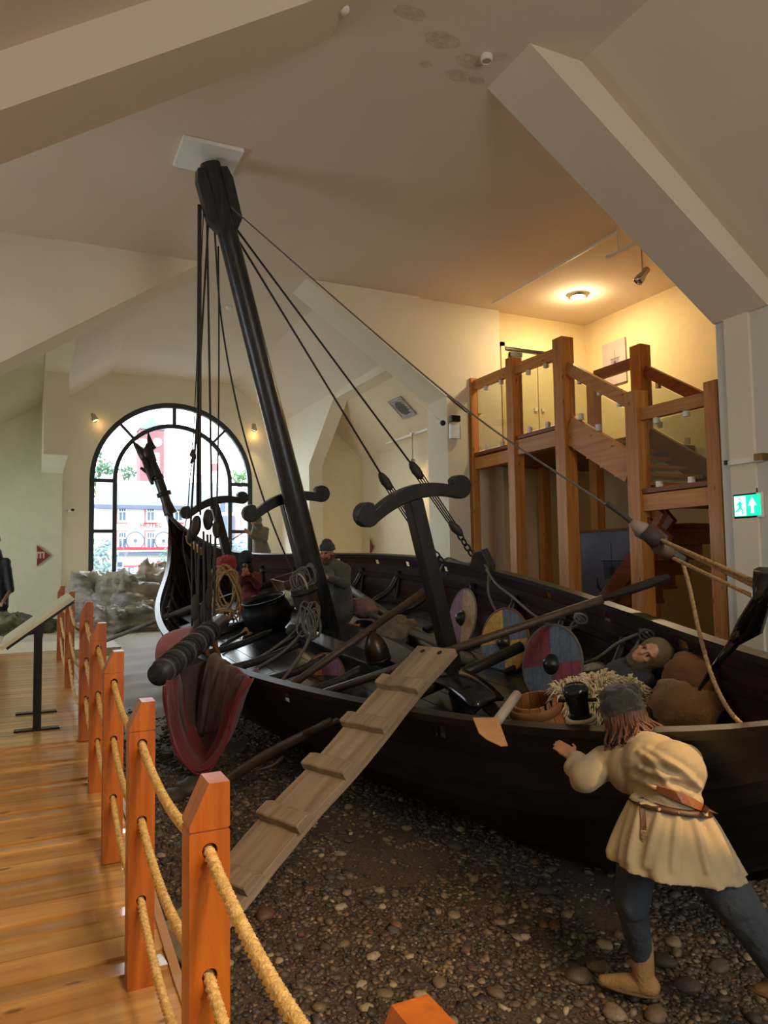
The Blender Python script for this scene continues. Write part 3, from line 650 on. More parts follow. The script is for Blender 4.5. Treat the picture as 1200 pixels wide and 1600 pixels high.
def ship_print(t, q, m_dark, m_sail, s0):
    u0, v0, sc = s0
    hull = [(0, .12), (.04, .1), (.1, .03), (.5, 0), (.85, .03), (.95, .1), (1, .32), (.98, .33), (.93, .16), (.8, .09), (.5, .07), (.12, .1), (.06, .2), (.03, .3), (0, .3)]
    b = MB(); b.add([q(u0+u*sc, v0+v*sc) for u, v in hull], [tuple(range(len(hull)))]); b.obj('printed_hull', m_dark, t)
    b = MB(); b.add([q(u0+u*sc, v0+v*sc, .023) for u, v in ((.25, .28), (.78, .28), (.8, .62), (.22, .62))], [(0, 1, 2, 3)]); b.obj('printed_sail', m_sail, t)
    b = MB(); 
    for (x0, x1, y0, y1) in ((.49, .51, .05, .95), (.15, .87, .61, .63)): b.add([q(u0+u*sc, v0+v*sc, .026) for u, v in ((x0, y0), (x1, y0), (x1, y1), (x0, y1))], [(0, 1, 2, 3)])
    b.add([q(u0+(.5+.09*math.cos(a*.5236))*sc, v0+(.44+.09*math.sin(a*.5236))*sc, .025) for a in range(12)], [tuple(range(12))]); b.obj('printed_mast', m_dark, t)
t, q = poster('wall_poster', [(9.71, 10.62, 4.55), (9.71, 10.02, 4.55), (9.71, 10.02, 5.36), (9.71, 10.62, 5.36)], mat('poster_grey', 'B6ACA8', .5, .08, 3), 'pale poster of a sailing ship on the yellow wall above the stairs')
ship_print(t, q, mat('print_dark', '4A4248', .6), mat('print_sail', '8F8690', .6), (.25, .22, .6))
t, q = poster('display_panel', [(8.2, 9.62, .35), (8.2, 8.45, .35), (8.2, 8.45, 1.76), (8.2, 9.62, 1.76)], mat('panel_twilight', '5A6484', .5, .2, 1.2, col2='7C84A4'), 'blue twilight display panel with a longship under the landing')
ship_print(t, q, mat('print_night', '232A3A', .6), mat('print_sail_night', '4A526C', .6), (.3, .3, .6))
MB().beam((8.18, 9.66, 1.78), (8.18, 8.42, 1.78), .05, .04).obj('panel_rail', M_dpine, t)
# ================================================================== OUTSIDE, seen through the arched window
M_pub = mat('pub_white', 'D6D0CA', .8, .03, .5); M_slate = mat('slate_roof', '59646F', .7, .12, 2.5, .2, 8); M_red = mat('pub_red', 'B81E2A', .5, .05); M_win = mat('far_window_glass', '3E556C', .15, .1, 1)
M_fasc = mat('fascia_grey', '4E586C', .6, .05); M_brick = mat('red_sandstone', '7E5558', .85, .15, 1.5); M_sash = mat('sash_white', 'F7F7F5', .6)
struct(MB().box((-60, 18.6, -2.9), (110, 140, -2.6)).obj('floor_street', mat('asphalt', '6E7074', .85, .08, 1)))
YF = 48.0
def F(x, y, Y=YF): return at_y(x, y, Y)
def slab(x0, x1, y0, y1, Y, thick, nm, m, par):
    a, c = F(x0, y1, Y), F(x1, y0, Y); return MB().box((a[0], Y-thick, a[2]), (c[0], Y, c[2])).obj(nm, m, par)
pub = thing('public_house', (F(240, 860)[0], YF, -2.6), 'white two-storey public house with slate roof and red trim across the street', 'building')
a, c = F(150, 786), F(345, 786)
MB().box((a[0], YF, -2.6), (c[0], YF+9, a[2]+.05)).obj('wall', M_pub, pub)
rf = MB(); ez = a[2]; rz = F(240, 752, YF+4.5)[2]; x0, x1 = a[0]-.4, c[0]+.3; rx0, rx1 = F(190, 752, YF+4.5)[0], F(338, 752, YF+4.5)[0]
rf.add([(x0, YF-.5, ez-.15), (x1, YF-.5, ez-.15), (x1, YF+9.5, ez-.15), (x0, YF+9.5, ez-.15), (rx0, YF+4.5, rz), (rx1, YF+4.5, rz)], [(0, 1, 5, 4), (1, 2, 5), (2, 3, 4, 5), (3, 0, 4), (3, 2, 1, 0)])
rf.obj('roof', M_slate, pub); MB().box((x0, YF-.6, ez-.35), (x1, YF-.3, ez-.12)).obj('gutter', M_fasc, pub)
def sash(x0, x1, y0, y1, red=True):
    f = slab(x0-1.2, x1+1.2, y0-1.5, y1+1.5, YF, .06, 'window', M_sash, pub)
    xm = (x0+x1)/2; ym = y0+(y1-y0)*.36
    for k in range(3): slab(x0+(x1-x0)*k/3+.5, x0+(x1-x0)*(k+1)/3-.5, y0, ym-.8, YF-.06, .02, 'pane', M_win, f)
    for xa, xb in ((x0+.4, xm-.6), (xm+.6, x1-.4)): slab(xa, xb, ym+.8, y1, YF-.06, .02, 'pane', M_win, f)
    if red:
        slab(x0-4.2, x0-2.9, y0-2, y1+5, YF, .05, 'red_surround', M_red, f); slab(x0-5, x1+2.5, y1+3.6, y1+5.2, YF, .12, 'sill', M_red, f); slab(x0-4.2, x1+1.5, y0-3.2, y0-2.2, YF, .05, 'red_surround', M_red, f)
for xc in (191.3, 235.5, 279, 323): sash(xc-5.5, xc+5.5, 792, 813)
for xc in (191.3, 235.5, 279, 323): sash(xc-5.8, xc+5.8, 832, 856)
slab(182, 345, 862.5, 868, YF, .5, 'shop_fascia', M_fasc, pub); slab(182, 345, 859, 862.5, YF, .5, 'flower_trough', M_sash, pub)
for x in np.arange(184, 340, 4.5):
    p = F(x, 857.8); MB().ell((p[0], YF-.35, p[2]), (.14, .14, .12), 8, 5).obj('flower_clump', M_red if int(x) % 3 else mat('leaf_pale', '9CB49A', .8), pub)
for x0, x1 in ((182, 192), (262, 276)):
    f = slab(x0, x1, 876, 903, YF, .06, 'shop_window', M_sash, pub); slab(x0+1, x1-1, 878, 886, YF-.06, .02, 'pane', M_win, f); slab(x0+1, x1-1, 888, 902, YF-.06, .02, 'pane', M_win, f)
slab(200, 209, 886, 908, YF, .08, 'shop_door', M_fasc, pub); slab(203, 208, 888, 900, YF-.08, .02, 'door_pane', M_sash, pub)
cu = bpy.data.curves.new('hotel_letters', 'FONT'); cu.body = 'HOTEL'; cu.size = .42; cu.extrude = .02; cu.align_x = 'CENTER'; cu.align_y = 'CENTER'; cu.materials.append(M_red)
_to = bpy.data.objects.new('wall_lettering', cu); COL.objects.link(_to); _me = bpy.data.meshes.new_from_object(_to.evaluated_get(bpy.context.evaluated_depsgraph_get())); bpy.data.objects.remove(_to); _me.materials.clear(); _me.materials.append(M_red)
o = bpy.data.objects.new('wall_lettering', _me); COL.objects.link(o); p = F(235.5, 821); o.location = (p[0], YF-.05, p[2]); o.rotation_euler = (math.pi/2, 0, 0); adopt(o, pub)
def wheel(px, lab):
    p = F(px[0], px[1]); r = 11.7*YF/FPX*1.1
    t = thing('cart_wheel', (p[0], YF-.2, p[2]), lab, 'wheel', 'cart wheels on the white facade'); c = np.array([p[0], YF-.22, p[2]])
    MB().tube([c+r*np.array([math.cos(k*math.pi/16), 0, math.sin(k*math.pi/16)]) for k in range(33)], .035, 6).obj('rim', M_fasc, t)
    MB().lathe([(.09, -.06), (.09, .06)], 12, Matrix.Translation(Vector(c)) @ Matrix.Rotation(math.pi/2, 4, 'X'), caps=True).obj('hub', M_fasc, t)
    for k in range(12): MB().beam(c, c+r*np.array([math.cos(k*math.pi/6), 0, math.sin(k*math.pi/6)]), .03, .03, up=(0, 1, 0)).obj('spoke', mat('spoke_pale', '7C828C', .6), t)
wheel((210.8, 845), 'cart wheel on the white facade left of the prow'); wheel((254.6, 845), 'cart wheel on the white facade half hidden by the prow')
# red entrance canopy and pillar box in front of the pub
t = thing('street_canopy', (F(217, 900, 44)[0], 44, -2.6), 'red canopy frame on the pavement in front of the pub', 'canopy')
MB().box((F(192, 886, 44)[0], 43.6, F(192, 886, 44)[2]), (F(243, 883, 44)[0], 44, F(243, 883, 44)[2])).obj('beam', M_red, t)
MB().box((F(215.5, 886, 44)[0], 43.6, -2.6), (F(223, 886, 44)[0], 44, F(217, 882, 44)[2])).obj('pillar', M_red, t)
t = thing('street_sign', (F(249, 880, 43)[0], 43, -2.6), 'red and white standing sign beside the street canopy', 'sign')
MB().box((F(245, 881, 43)[0], 42.9, F(245, 881.5, 43)[2]), (F(252.5, 877, 43)[0], 43, F(252, 876, 43)[2])).obj('board', M_red, t); MB().box((F(246, 896, 43)[0], 42.92, -2.6), (F(251, 882, 43)[0], 43, F(251, 882, 43)[2])).obj('stand', M_sash, t)
# clock tower
YT = 75.0; tw = thing('clock_tower', (F(238, 700, YT)[0], YT, -2.6), 'tall pale red stone clock tower beyond the pub roof', 'tower')
a, c = F(219, 672, YT), F(257, 672, YT)
MB().box((a[0], YT, -2.6), (c[0], YT+2.6, c[2])).obj('shaft', M_brick, tw)
xm = (a[0]+c[0])/2; MB().add([(a[0]-.1, YT-.1, c[2]), (c[0]+.1, YT-.1, c[2]), (c[0]+.1, YT+2.7, c[2]), (a[0]-.1, YT+2.7, c[2]), (xm, YT+1.3, c[2]+1.6)], [(0, 1, 4), (1, 2, 4), (2, 3, 4), (3, 0, 4)]).obj('cap', M_slate, tw)
for px_ in ((224.5, 692), (246, 691)):
    p = F(px_[0], px_[1], YT); MB().lathe([(.42, 0), (.42, .06), (.001, .06)], 18, Matrix.Translation((p[0], YT, p[2])) @ Matrix.Rotation(math.pi/2, 4, 'X')).obj('clock_face', M_sash, tw)
for k in range(6): slab(241.5, 249, 708+k*4.2, 710.2+k*4.2, YT, .06, 'louvre', M_sash, tw)
# neighbouring roofs
t = thing('neighbour_house', (F(158, 800, 60)[0], 60, -2.6), 'white cottage gable with pale roof left of the pub', 'building')
a, c = F(160, 760, 60), F(186, 735, 60)
MB().box((a[0], 60, -2.6), (c[0], 66, F(170, 742, 60)[2])).obj('wall', M_pub, t); MB().box((F(163, 725, 60)[0], 62, 3), (F(168, 725, 60)[0], 63, F(165, 735, 60)[2])).obj('chimney', M_brick, t)
t = thing('corner_house', (F(352, 800, 40)[0], 40, -2.6), 'pale corner house with slate front right of the pub', 'building')
a, c = F(345, 775, 40), F(366, 775, 40)
MB().box((a[0], 40, -2.6), (c[0]+6, 46, F(350, 775, 40)[2])).obj('wall', M_pub, t)
MB().add([(a[0]-.3, 39.7, F(350, 777, 40)[2]), (c[0]+6.3, 39.7, F(350, 777, 40)[2]), (c[0]+6.3, 43, F(350, 757, 40)[2]), (a[0]-.3, 43, F(350, 757, 40)[2])], [(0, 1, 2, 3)]).obj('roof', M_slate, t)
for (x0, x1, y0, y1) in ((344, 352, 782, 800), (356, 364, 782, 800), (344, 366, 806, 862)):
    aa, cc = F(x0, y1, 39.95), F(x1, y0, 39.95); MB().box((aa[0], 39.9, aa[2]), (cc[0], 39.98, cc[2])).obj('window', M_win if y0 < 800 else M_slate, t)
for (x0, x1, y0, y1) in ((368, 372, 795, 842), (376, 384, 800, 825)):
    aa, cc = F(x0, y1, 39.9), F(x1, y0, 39.9); MB().box((aa[0], 39.8, aa[2]), (cc[0], 39.9, cc[2])).obj('red_shutter', mat('pink_render', 'D98C8C', .7), t)
t = thing('rear_house', (F(340, 740, 70)[0], 70, -2.6), 'distant pink brick house with chimney behind the pub roof', 'building')
aa, cc = F(326, 760, 70), F(352, 737, 70); MB().box((aa[0], 70, -2.6), (cc[0], 74, cc[2])).obj('wall', mat('distant_render', 'D9C9C9', .8), t)
aa, cc = F(336, 740, 70), F(344, 722, 70); MB().box((aa[0], 71, aa[2]-1), (cc[0], 72, cc[2])).obj('chimney', M_brick, t)
# trees: crown of leaf clumps on a trunk
def tree(px, Y, rx, rz, col, label, nm='street_tree', n=110, seed=1, grp='trees beyond the street'):
    r = random.Random(seed); p = F(px[0], px[1], Y); t = thing(nm, (p[0], Y, -2.6), label, 'tree', grp)
    MB().tube([(p[0], Y, -2.6), (p[0]+.1, Y, p[2])], [.16, .06], 7).obj('trunk', mat('bark_grey', '6B6258', .9), t)
    b = MB()
    for i in range(n):
        v = Vector((r.gauss(0, 1), r.gauss(0, 1), r.gauss(0, 1))).normalized()*(r.random()**.4)
        s = r.uniform(.10, .22)*rx; c = Vector((p[0]+v.x*rx, Y+v.y*rx, p[2]+v.z*rz)); q = Matrix.Rotation(r.random()*6, 3, Vector((r.random(), r.random(), r.random())).normalized())
        b.ell(c, (s, s*.8, s*.35), 6, 3, q)
    b.obj('crown', mat('leaf_'+col, col, .8, .3, 3), t)
tree((152, 738), 85, 1.4, 2.2, '46664C', 'dark green tree at the left edge of the window', seed=1)
tree((166, 735), 93, 1.3, 1.3, '46664C', 'second dark green tree top at the left of the window', seed=2)
tree((152, 772), 70, .9, 1.6, '3C5A44', 'dark green tree behind the cottage gable', seed=3)
tree((199, 739), 85, 1.0, .8, '4E7056', 'small round tree top left of the clock tower', seed=4)
tree((377, 747), 85, 1.4, 1.1, '58804C', 'green tree top at the right edge of the window', seed=5)
tree((158, 868), 26, .55, .75, '7A9298', 'frosty blue shrub outside the left window pane', 'garden_shrub', seed=6, n=160, grp='shrubs outside the window')
tree((152, 892), 25, .4, .5, '648078', 'low blue-green shrub at the window foot', 'garden_shrub', seed=7, n=120, grp='shrubs outside the window')
tree((263, 888), 40, .6, 1.1, '5E8270', 'green shrub half hidden by the prow', 'garden_shrub', seed=8, n=90, grp='shrubs outside the window')
tree((376, 865), 26, .5, .5, '748E96', 'grey-blue shrub at the right window pane', 'garden_shrub', seed=9, n=110, grp='shrubs outside the window')
# ================================================================== ROCKS against the window wall
def rock(name, c, r, seed, m_, label, amp=.45, n=48):
    b = MB(); c = np.array(c); P = []
    for i in range(n//2+1):
        th = math.pi*i/(n//2); row = []
        for k in range(n):
            a = 2*math.pi*k/n; d = np.array([math.sin(th)*math.cos(a), math.sin(th)*math.sin(a), math.cos(th)])
            q = d*2.1+seed*3.7
            f = 1+amp*(mnoise.noise(Vector(q))*.8 + abs(mnoise.noise(Vector(q*2.3)))*.55 - .2) + .16*mnoise.noise(Vector(q*5.1)) + .07*mnoise.noise(Vector(q*11))
            row.append(c+d*np.array(r)*f)
        P.append(row)
    b.grid(P, closed=True); o = b.obj(name, m_, smooth=True, clean=True)
    return tag(o, label, 'rock', 'rocks along the far wall')
M_rock = mat('wet_shore_rock', '8C8A88', .38, .35, 2.2, .8, 9, stretch=(1, 1, 3), col2='B5ADA2', detail=8)
M_moss = mat('mossy_rock', '7E7A4E', .7, .35, 3, .7, 8, col2='4E5148')
for i, (px, Y, r, lab) in enumerate([((150, 938), 16.9, (.62, .6, .55), 'grey rock outcrop under the left edge of the window'), ((195, 945), 16.4, (.75, .6, .62), 'large folded grey rock in front of the window sill'),
        ((238, 932), 16.9, (.6, .55, .7), 'tall grey rock beside the prow'), ((170, 972), 15.6, (.5, .45, .3), 'low wet rock at the edge of the sand'), ((222, 968), 15.7, (.55, .4, .34), 'flat ridged rock nearest the sand'),
        ((285, 930), 17.0, (.7, .5, .8), 'grey rock behind the prow')]):
    p = at_y(px[0], px[1], Y); rock('shore_rock', p, r, i+1, M_rock, lab)
for i, (px, Y, r, lab) in enumerate([((20, 985), 16.0, (.55, .5, .32), 'mossy rock in front of the visitor at the left edge'), ((58, 985), 16.2, (.45, .4, .26), 'mossy yellow-green rock left of the reading stand')]):
    p = at_y(px[0], px[1], Y); rock('mossy_rock', p, r, i+11, M_moss, lab)
# ================================================================== LONGSHIP (heeled onto its near bilge)
S_PSI, S_TH, S_TAU = -.0422, .2811, .0698
SL_, SB_, SD_ = 14.2607, 3.4019, .8559
UM = -.32
SA = np.array([math.sin(S_PSI)*math.cos(S_TAU), math.cos(S_PSI)*math.cos(S_TAU), math.sin(S_TAU)])
_v0 = np.cross(SA, [0, 0, 1.]); _v0 /= np.linalg.norm(_v0); _w0 = np.cross(_v0, SA)
SW = _w0*math.cos(S_TH) - _v0*math.sin(S_TH); SV = _v0*math.cos(S_TH) + _w0*math.sin(S_TH)
SO = np.array([1.72, 8.04, 5.9]) - SW*6.1126
def sp(u, v, w): return SO + SA*(u-UM) + SV*v + SW*w
def loc(P): d = np.asarray(P)-SO; return np.array([d@SA+UM, d@SV, d@SW])
def half_b(u):
    t = min(abs(2*u/SL_), 1); return SB_/2*((1-t**1.76)**1.044 if u > 0 else (1-t**1.756)**.945)
def sheer(u):
    t = abs(2*u/SL_); return SD_ + (1.0868*t**7.5565 if u > 0 else .4422*t**7.9078)
def keel(u):
    t = abs(2*u/SL_); k = max(0, (t-.62)/.38); return -.36 + (sheer(math.copysign(SL_/2, u))+.2)*k**2.4
def sec(u, s):
    B, Z, K = half_b(u), sheer(u), keel(u); a = s*math.pi/2
    return B*math.sin(a)**.78, K+(Z-K)*(1-math.cos(a))**.92
def sec_n(u, s):
    a = np.array(sec(u, max(s-.02, 0.0))); c = np.array(sec(u, min(s+.02, 1.))); t = c-a; t /= np.linalg.norm(t)+1e-9
    return np.array([t[1], -t[0]])      # outward
def s_at_w(u, w):
    lo, hi = 0., 1.
    for _ in range(30):
        md = (lo+hi)/2
        if sec(u, md)[1] < w: lo = md
        else: hi = md
    return lo
M_tar = wood('tarred_oak', '2A1E18', '17100D', .40, axis=1, fine=.5, knots=False, bump=.3, spec=.5, perobj=.4)
M_tarin = wood('tarred_oak_red', '3E2220', '2A1615', .72, axis=1, fine=.5, knots=False, bump=.15, spec=.25, perobj=.2)
M_deck = wood('wet_black_deck', '383B3E', '26282B', .2, axis=1, fine=.5, knots=False, bump=.15, spec=.6, perobj=.2)
M_spar = wood('black_spar', '2A2826', '1A1918', .38, axis=2, fine=.5, knots=False, bump=.12)
M_mastm = mat('tarred_mast', '1E1F22', .3, .25, 4, .12, 20, stretch=(4, 4, .5), col2='2C2D31')
M_old = wood('weathered_pole', '6E675C', '4E483F', .6, axis=1, fine=.6, knots=False)
ship = thing('longship', sp(0, 0, -.36), 'large black tarred wooden longship heeled over on the gravel', 'ship')
K_ = 9; EDG = [(k/K_) for k in range(K_+1)]
us = np.concatenate([np.linspace(-SL_/2*.992, -5, 14)[:-1], np.linspace(-5, 5, 40)[:-1], np.linspace(5, SL_/2*.992, 16)])
PORTS = {1: (-4.95, -3.9, -2.9, -1.65, -.55, .45, 1.25, 2.3, 3.3), -1: (-4.5, -2.75, -1.2, .6)}
for side in (-1, 1):
    for k in range(K_):
        top = k == K_-1
        U = us if not top else np.unique(np.concatenate([us] + [np.array([p-.055, p+.055]) for p in PORTS[side]]))
        rows = [EDG[k], EDG[k+1]+(.045 if not top else 0)] if not top else [EDG[k], EDG[k]+.045, EDG[k]+.085, 1.]
        def pt(u, s, inner):
            v, w_ = sec(u, min(s, 1.)); n = sec_n(u, min(s, 1.)); f = min(1., (s-EDG[k])/(EDG[k+1]-EDG[k]))
            off = .038-.032*f - (.026 if inner else 0); tpr = min(1., (SL_/2-abs(u))/.8)
            return sp(u, side*(v+n[0]*off*tpr), w_+n[1]*off*tpr)
        b = MB(); nr = len(rows); nu = len(U)
        vs = [pt(u, s, i) for i in (0, 1) for u in U for s in rows]; fs = []
        idx = lambda i, a, r: i*nu*nr+a*nr+r
        for a in range(nu-1):
            um_ = (U[a]+U[a+1])/2
            for r in range(nr-1):
                if top and r == 1 and any(abs(um_-p) < .05 for p in PORTS[side]):
                    for (q0, q1) in ((idx(0, a, 1), idx(0, a+1, 1)), (idx(0, a, 2), idx(0, a+1, 2))):
                        fs.append((q0, q1, q1+nu*nr, q0+nu*nr))
                    for aa in (a, a+1): fs.append((idx(0, aa, 1), idx(0, aa, 2), idx(1, aa, 2), idx(1, aa, 1)))
                    continue
                for i in (0, 1): fs.append((idx(i, a, r), idx(i, a+1, r), idx(i, a+1, r+1), idx(i, a, r+1)))
            for r in (0, nr-1): fs.append((idx(0, a, r), idx(0, a+1, r), idx(1, a+1, r), idx(1, a, r)))
        b.add(vs, fs); b.obj('strake', M_tar if side < 0 else M_tarin, ship, clean=True)
    # gunwale rail, inner stringer
    for nm, s_, dv, wd, ht, dw in (('gunwale', 1., .0, .075, .05, .015), ('stringer', .86, -.045, .035, .05, 0)):
        pts = []
        for u in us:
            v, w_ = sec(u, s_); pts.append((u, v, w_))
        b = MB(); vs = []
        for u, v, w_ in pts:
            tp = max(.15, min(1., (SL_/2-abs(u))/.6))
            for i, j in ((-1, -1), (1, -1), (1, 1), (-1, 1)): vs.append(sp(u, side*(v+dv*tp+i*wd/2*tp), w_+dw+j*ht/2))
        n = len(pts); fs = [(4*i+k, 4*i+(k+1) % 4, 4*i+4+(k+1) % 4, 4*i+4+k) for i in range(n-1) for k in range(4)] + [(3, 2, 1, 0), tuple(4*n-4+k for k in range(4))]
        b.add(vs, fs); b.obj(nm, M_tar if nm == 'gunwale' else M_tarin, ship, clean=True)
    # frames (ribs) with their knees
    for u in np.arange(-6.15, 6.3, .97):
        pts = []
        for s_ in np.linspace(.2, .9, 12):
            v, w_ = sec(u, s_); n = sec_n(u, s_); pts.append(sp(u, side*(v-n[0]*.05), w_-n[1]*.05))
        MB().tube(pts, .036, 8, squash=1.1).obj('rib', M_tar, ship, smooth=True)
# keel, stem and stern posts
ku = np.linspace(-6.6, 6.6, 40); b = MB(); vs = []
for u in ku:
    for i, j in ((-1, -1), (1, -1), (1, 1), (-1, 1)): vs.append(sp(u, i*.05, keel(u)-.03+j*.07))
b.add(vs, [(4*i+k, 4*i+(k+1) % 4, 4*i+4+(k+1) % 4, 4*i+4+k) for i in range(39) for k in range(4)]); b.obj('keel', M_tar, ship)
def post_curve(pts, wd, nm, m_):
    P = spline(pts, 6); b = MB(); vs = []; n = len(P)
    for i in range(n):
        t = np.array(P[min(i+1, n-1)])-np.array(P[max(i-1, 0)]); t = t/np.linalg.norm(t); nn = np.array([t[1], -t[0]]); f = i/(n-1); w_ = wd[0]+(wd[1]-wd[0])*f; d = wd[2]+(wd[3]-wd[2])*f
        for a, c in ((-1, -1), (1, -1), (1, 1), (-1, 1)): vs.append(sp(P[i][0]+nn[0]*c*d, a*w_, P[i][1]+nn[1]*c*d))
    b.add(vs, [(4*i+k, 4*i+(k+1) % 4, 4*i+4+(k+1) % 4, 4*i+4+k) for i in range(n-1) for k in range(4)]+[(3, 2, 1, 0), tuple(4*n-4+k for k in range(4))])
    return b.obj(nm, m_, ship, bevel=.01)
post_curve([(5.9, keel(5.9)), (6.6, keel(6.6)), (7.05, 1.3), (7.08, 1.8), (6.98, 2.15)], (.05, .06, .1, .12), 'stem_post', M_tar)
post_curve([(-5.9, keel(-5.9)), (-6.6, keel(-6.6)), (-7.05, .9), (-7.15, 1.4), (-7.2, 2.0)], (.05, .05, .1, .1), 'stern_post', M_tar)
# carved forked prow head on its neck
D0 = 15.2
pr = [at_d(267, 803, D0), at_d(262, 790, D0), at_d(252, 760, D0), at_d(243, 735, D0), at_d(234, 715, D0)]
MB().tube(spline(pr, 5), [.14, .135, .13, .125, .12, .115]+[.1]*9+[.095]*6, 10).obj('prow_neck', M_tar, ship, smooth=True)
for px_, r in (((256.5, 772), .15), ((247, 746), .12)): MB().tube([at_d(px_[0]+1, px_[1]+3, D0), at_d(px_[0]-1, px_[1]-3, D0)], r, 10).obj('prow_collar', M_tar, ship, smooth=True)
MB().tube([at_d(236, 722, D0), at_d(231, 706, D0), at_d(234, 698, D0-.05), at_d(238, 700, D0-.05), at_d(233.5, 688, D0-.05), at_d(231.5, 675, D0-.05)], [.13, .13, .1, .085, .05, .008], 8).obj('prow_horn', M_tar, ship, smooth=True)
MB().tube([at_d(233, 720, D0), at_d(224, 710, D0), at_d(217, 702, D0), at_d(211, 694, D0), at_d(207, 688, D0)], [.12, .11, .07, .04, .008], 8).obj('prow_horn', M_tar, ship, smooth=True)
MB().tube([at_d(226, 716, D0-.1), at_d(231, 736, D0-.1), at_d(237, 752, D0-.1), at_d(238.5, 757, D0-.1)], [.07, .055, .045, .03], 8).obj('prow_jaw', M_tar, ship, smooth=True)
MB().tube([at_d(230, 738, D0-.1), at_d(220, 731, D0-.1)], [.04, .03], 8).obj('prow_tongue', M_tar, ship, smooth=True)
# small bright board lashed inside the prow
MB().beam(sp(6.1, .02, 1.42), sp(5.35, .05, 1.18), .05, .14, up=tuple(SW)).obj('prow_board', mat('yellow_board', 'B8843C', .5), ship)
# deck: planks fore and aft, resting on the frames
WD = .36
def deck_half(u): return sec(u, s_at_w(u, WD))[0]-.07
pv = .19
for i in range(-8, 9):
    v = i*pv; ok = [u for u in np.arange(-6.2, 6.21, .1) if deck_half(u) > abs(v)+pv/2]
    if len(ok) < 5: continue
    cuts = [ok[0], ok[0]+(ok[-1]-ok[0])*(.37+.05*(i % 3)), ok[-1]]
    for a, c in zip(cuts[:-1], cuts[1:]): MB().beam(sp(a+.01, v, WD-.018), sp(c-.01, v, WD-.018), pv-.008, .034, up=tuple(SW)).obj('deck_plank', M_deck, ship)
# cross beams, mast partner, mast step block
for u in (-5.2, -4.2, 1.9, 4.2): MB().beam(sp(u, -deck_half(u)-.05, WD+.05), sp(u, deck_half(u)+.05, WD+.05), .1, .09, up=tuple(SW)).obj('cross_beam', M_tar, ship, bevel=.01)
b = MB(); vs = []; fu = np.linspace(-2.75, .75, 20)
for u in fu:
    f = (u+1.0)/1.75; h = .16*(1-abs(f)**3); wd_ = .33*(1-.55*abs(f)**2.2)
    for vv, ww in ((-wd_, 0), (-wd_*.9, h*.7+.02), (-wd_*.5, h+.03), (wd_*.5, h+.03), (wd_*.9, h*.7+.02), (wd_, 0)): vs.append(sp(u, vv, WD+ww))
b.add(vs, [(6*i+k, 6*i+(k+1) % 6, 6*i+6+(k+1) % 6, 6*i+6+k) for i in range(19) for k in range(6)]+[tuple(range(5, -1, -1)), tuple(6*19+k for k in range(6))]); b.obj('mast_partner', M_deck, ship, clean=True, bevel=.01)
# raised half-dome thwart and side shelf near the near crutch post
b = MB(); P = []
for i in range(13):
    a = math.pi*i/12; P.append([sp(-3.75-.5*math.cos(a)*-1+0, -.75+.15*j, WD+.02+.16*math.sin(a)*(1-.12*j)) for j in range(4)])
# knees: bent timbers from deck to near rail
for u in (-3.0, -2.2, -1.45, -.6, .4): MB().tube(spline([sp(u, -half_b(u)+.12, .74), sp(u, -half_b(u)+.3, .58), sp(u+.08, -half_b(u)+.75, .5), sp(u+.15, -.42, .5)], 6), .045, 8).obj('knee', M_deck, ship, smooth=True)
for u in np.arange(-5.18, 3., .97): MB().tube(spline([sp(u, sec(u, s_at_w(u, .62))[0]-.06, .62), sp(u, half_b(u)-.25, .47), sp(u, half_b(u)-.5, .40), sp(u, half_b(u)-.85, .385)], 6), [.038]*7+[.042]*6+[.03]*6, 8).obj('knee', M_tar, ship, smooth=True)
# mast with cheek blocks
MB().tube([sp(UM, 0, w_) for w_ in (.25, 1.2, 2.4, 3.8, 5.2, 6.03)], [.15, .14, .132, .12, .114, .114], 20).obj('mast', M_mastm, ship, smooth=True)
for s_ in (-1, 1):
    b = MB(); b.prism([(5.25, .09), (5.4, .2), (5.85, .21), (5.98, .17), (5.98, .06), (5.25, .06)], lambda w_, r: sp(UM-.07, s_*r, w_), lambda w_, r: sp(UM+.07, s_*r, w_)); b.obj('mast_cheek', M_mastm, ship, bevel=.012)
# three T-shaped crutch posts for the lowered yard
def crutch(u):
    foot = .36
    MB().beam(sp(u, 0, foot), sp(u+.02, 0, 2.1), .13, .15, up=tuple(SA)).obj('crutch_post', M_spar, ship, bevel=.015)
    top = []; bot = []
    for t in np.linspace(-1, 1, 17):
        v = t*.40; top.append((v, .085-.10*t*t)); bot.append((v, -.06-.085*t*t+.02))
    poly = []
    for a in np.linspace(-130, 130, 12): poly.append((.47+.105*math.cos(math.radians(a)), -.045+.105*math.sin(math.radians(a))))
    poly += [(v, w_) for v, w_ in reversed(top)]
    for a in np.linspace(50, 310, 12): poly.append((-.47+.105*math.cos(math.radians(a)), -.045+.105*math.sin(math.radians(a))))
    poly += bot
    b = MB(); b.prism(poly, lambda v, w_: sp(u-.055, v, 2.14+w_), lambda v, w_: sp(u+.055, v, 2.14+w_)); b.obj('crutch_head', M_spar, ship, bevel=.012)
for u in (-3.12, -.02, 3.32): crutch(u)
# steering tiller gear by the stern (right edge)
MB().tube([sp(-5.5, .30, .80), sp(-5.62, .3, .95), sp(-5.85, .3, 1.2)], [.012, .018, .032], 10).obj('tiller', mat('polished_black', '131316', .12, .1), ship, smooth=True)
MB().tube([sp(-5.82, .3, 1.17), sp(-5.93, .3, 1.27), sp(-6.02, .3, 1.42), sp(-6.09, .3, 1.58)], [.036, .07, .05, .075], 10).obj('tiller_head', mat('polished_black', '131316', .12, .1), ship, smooth=True)
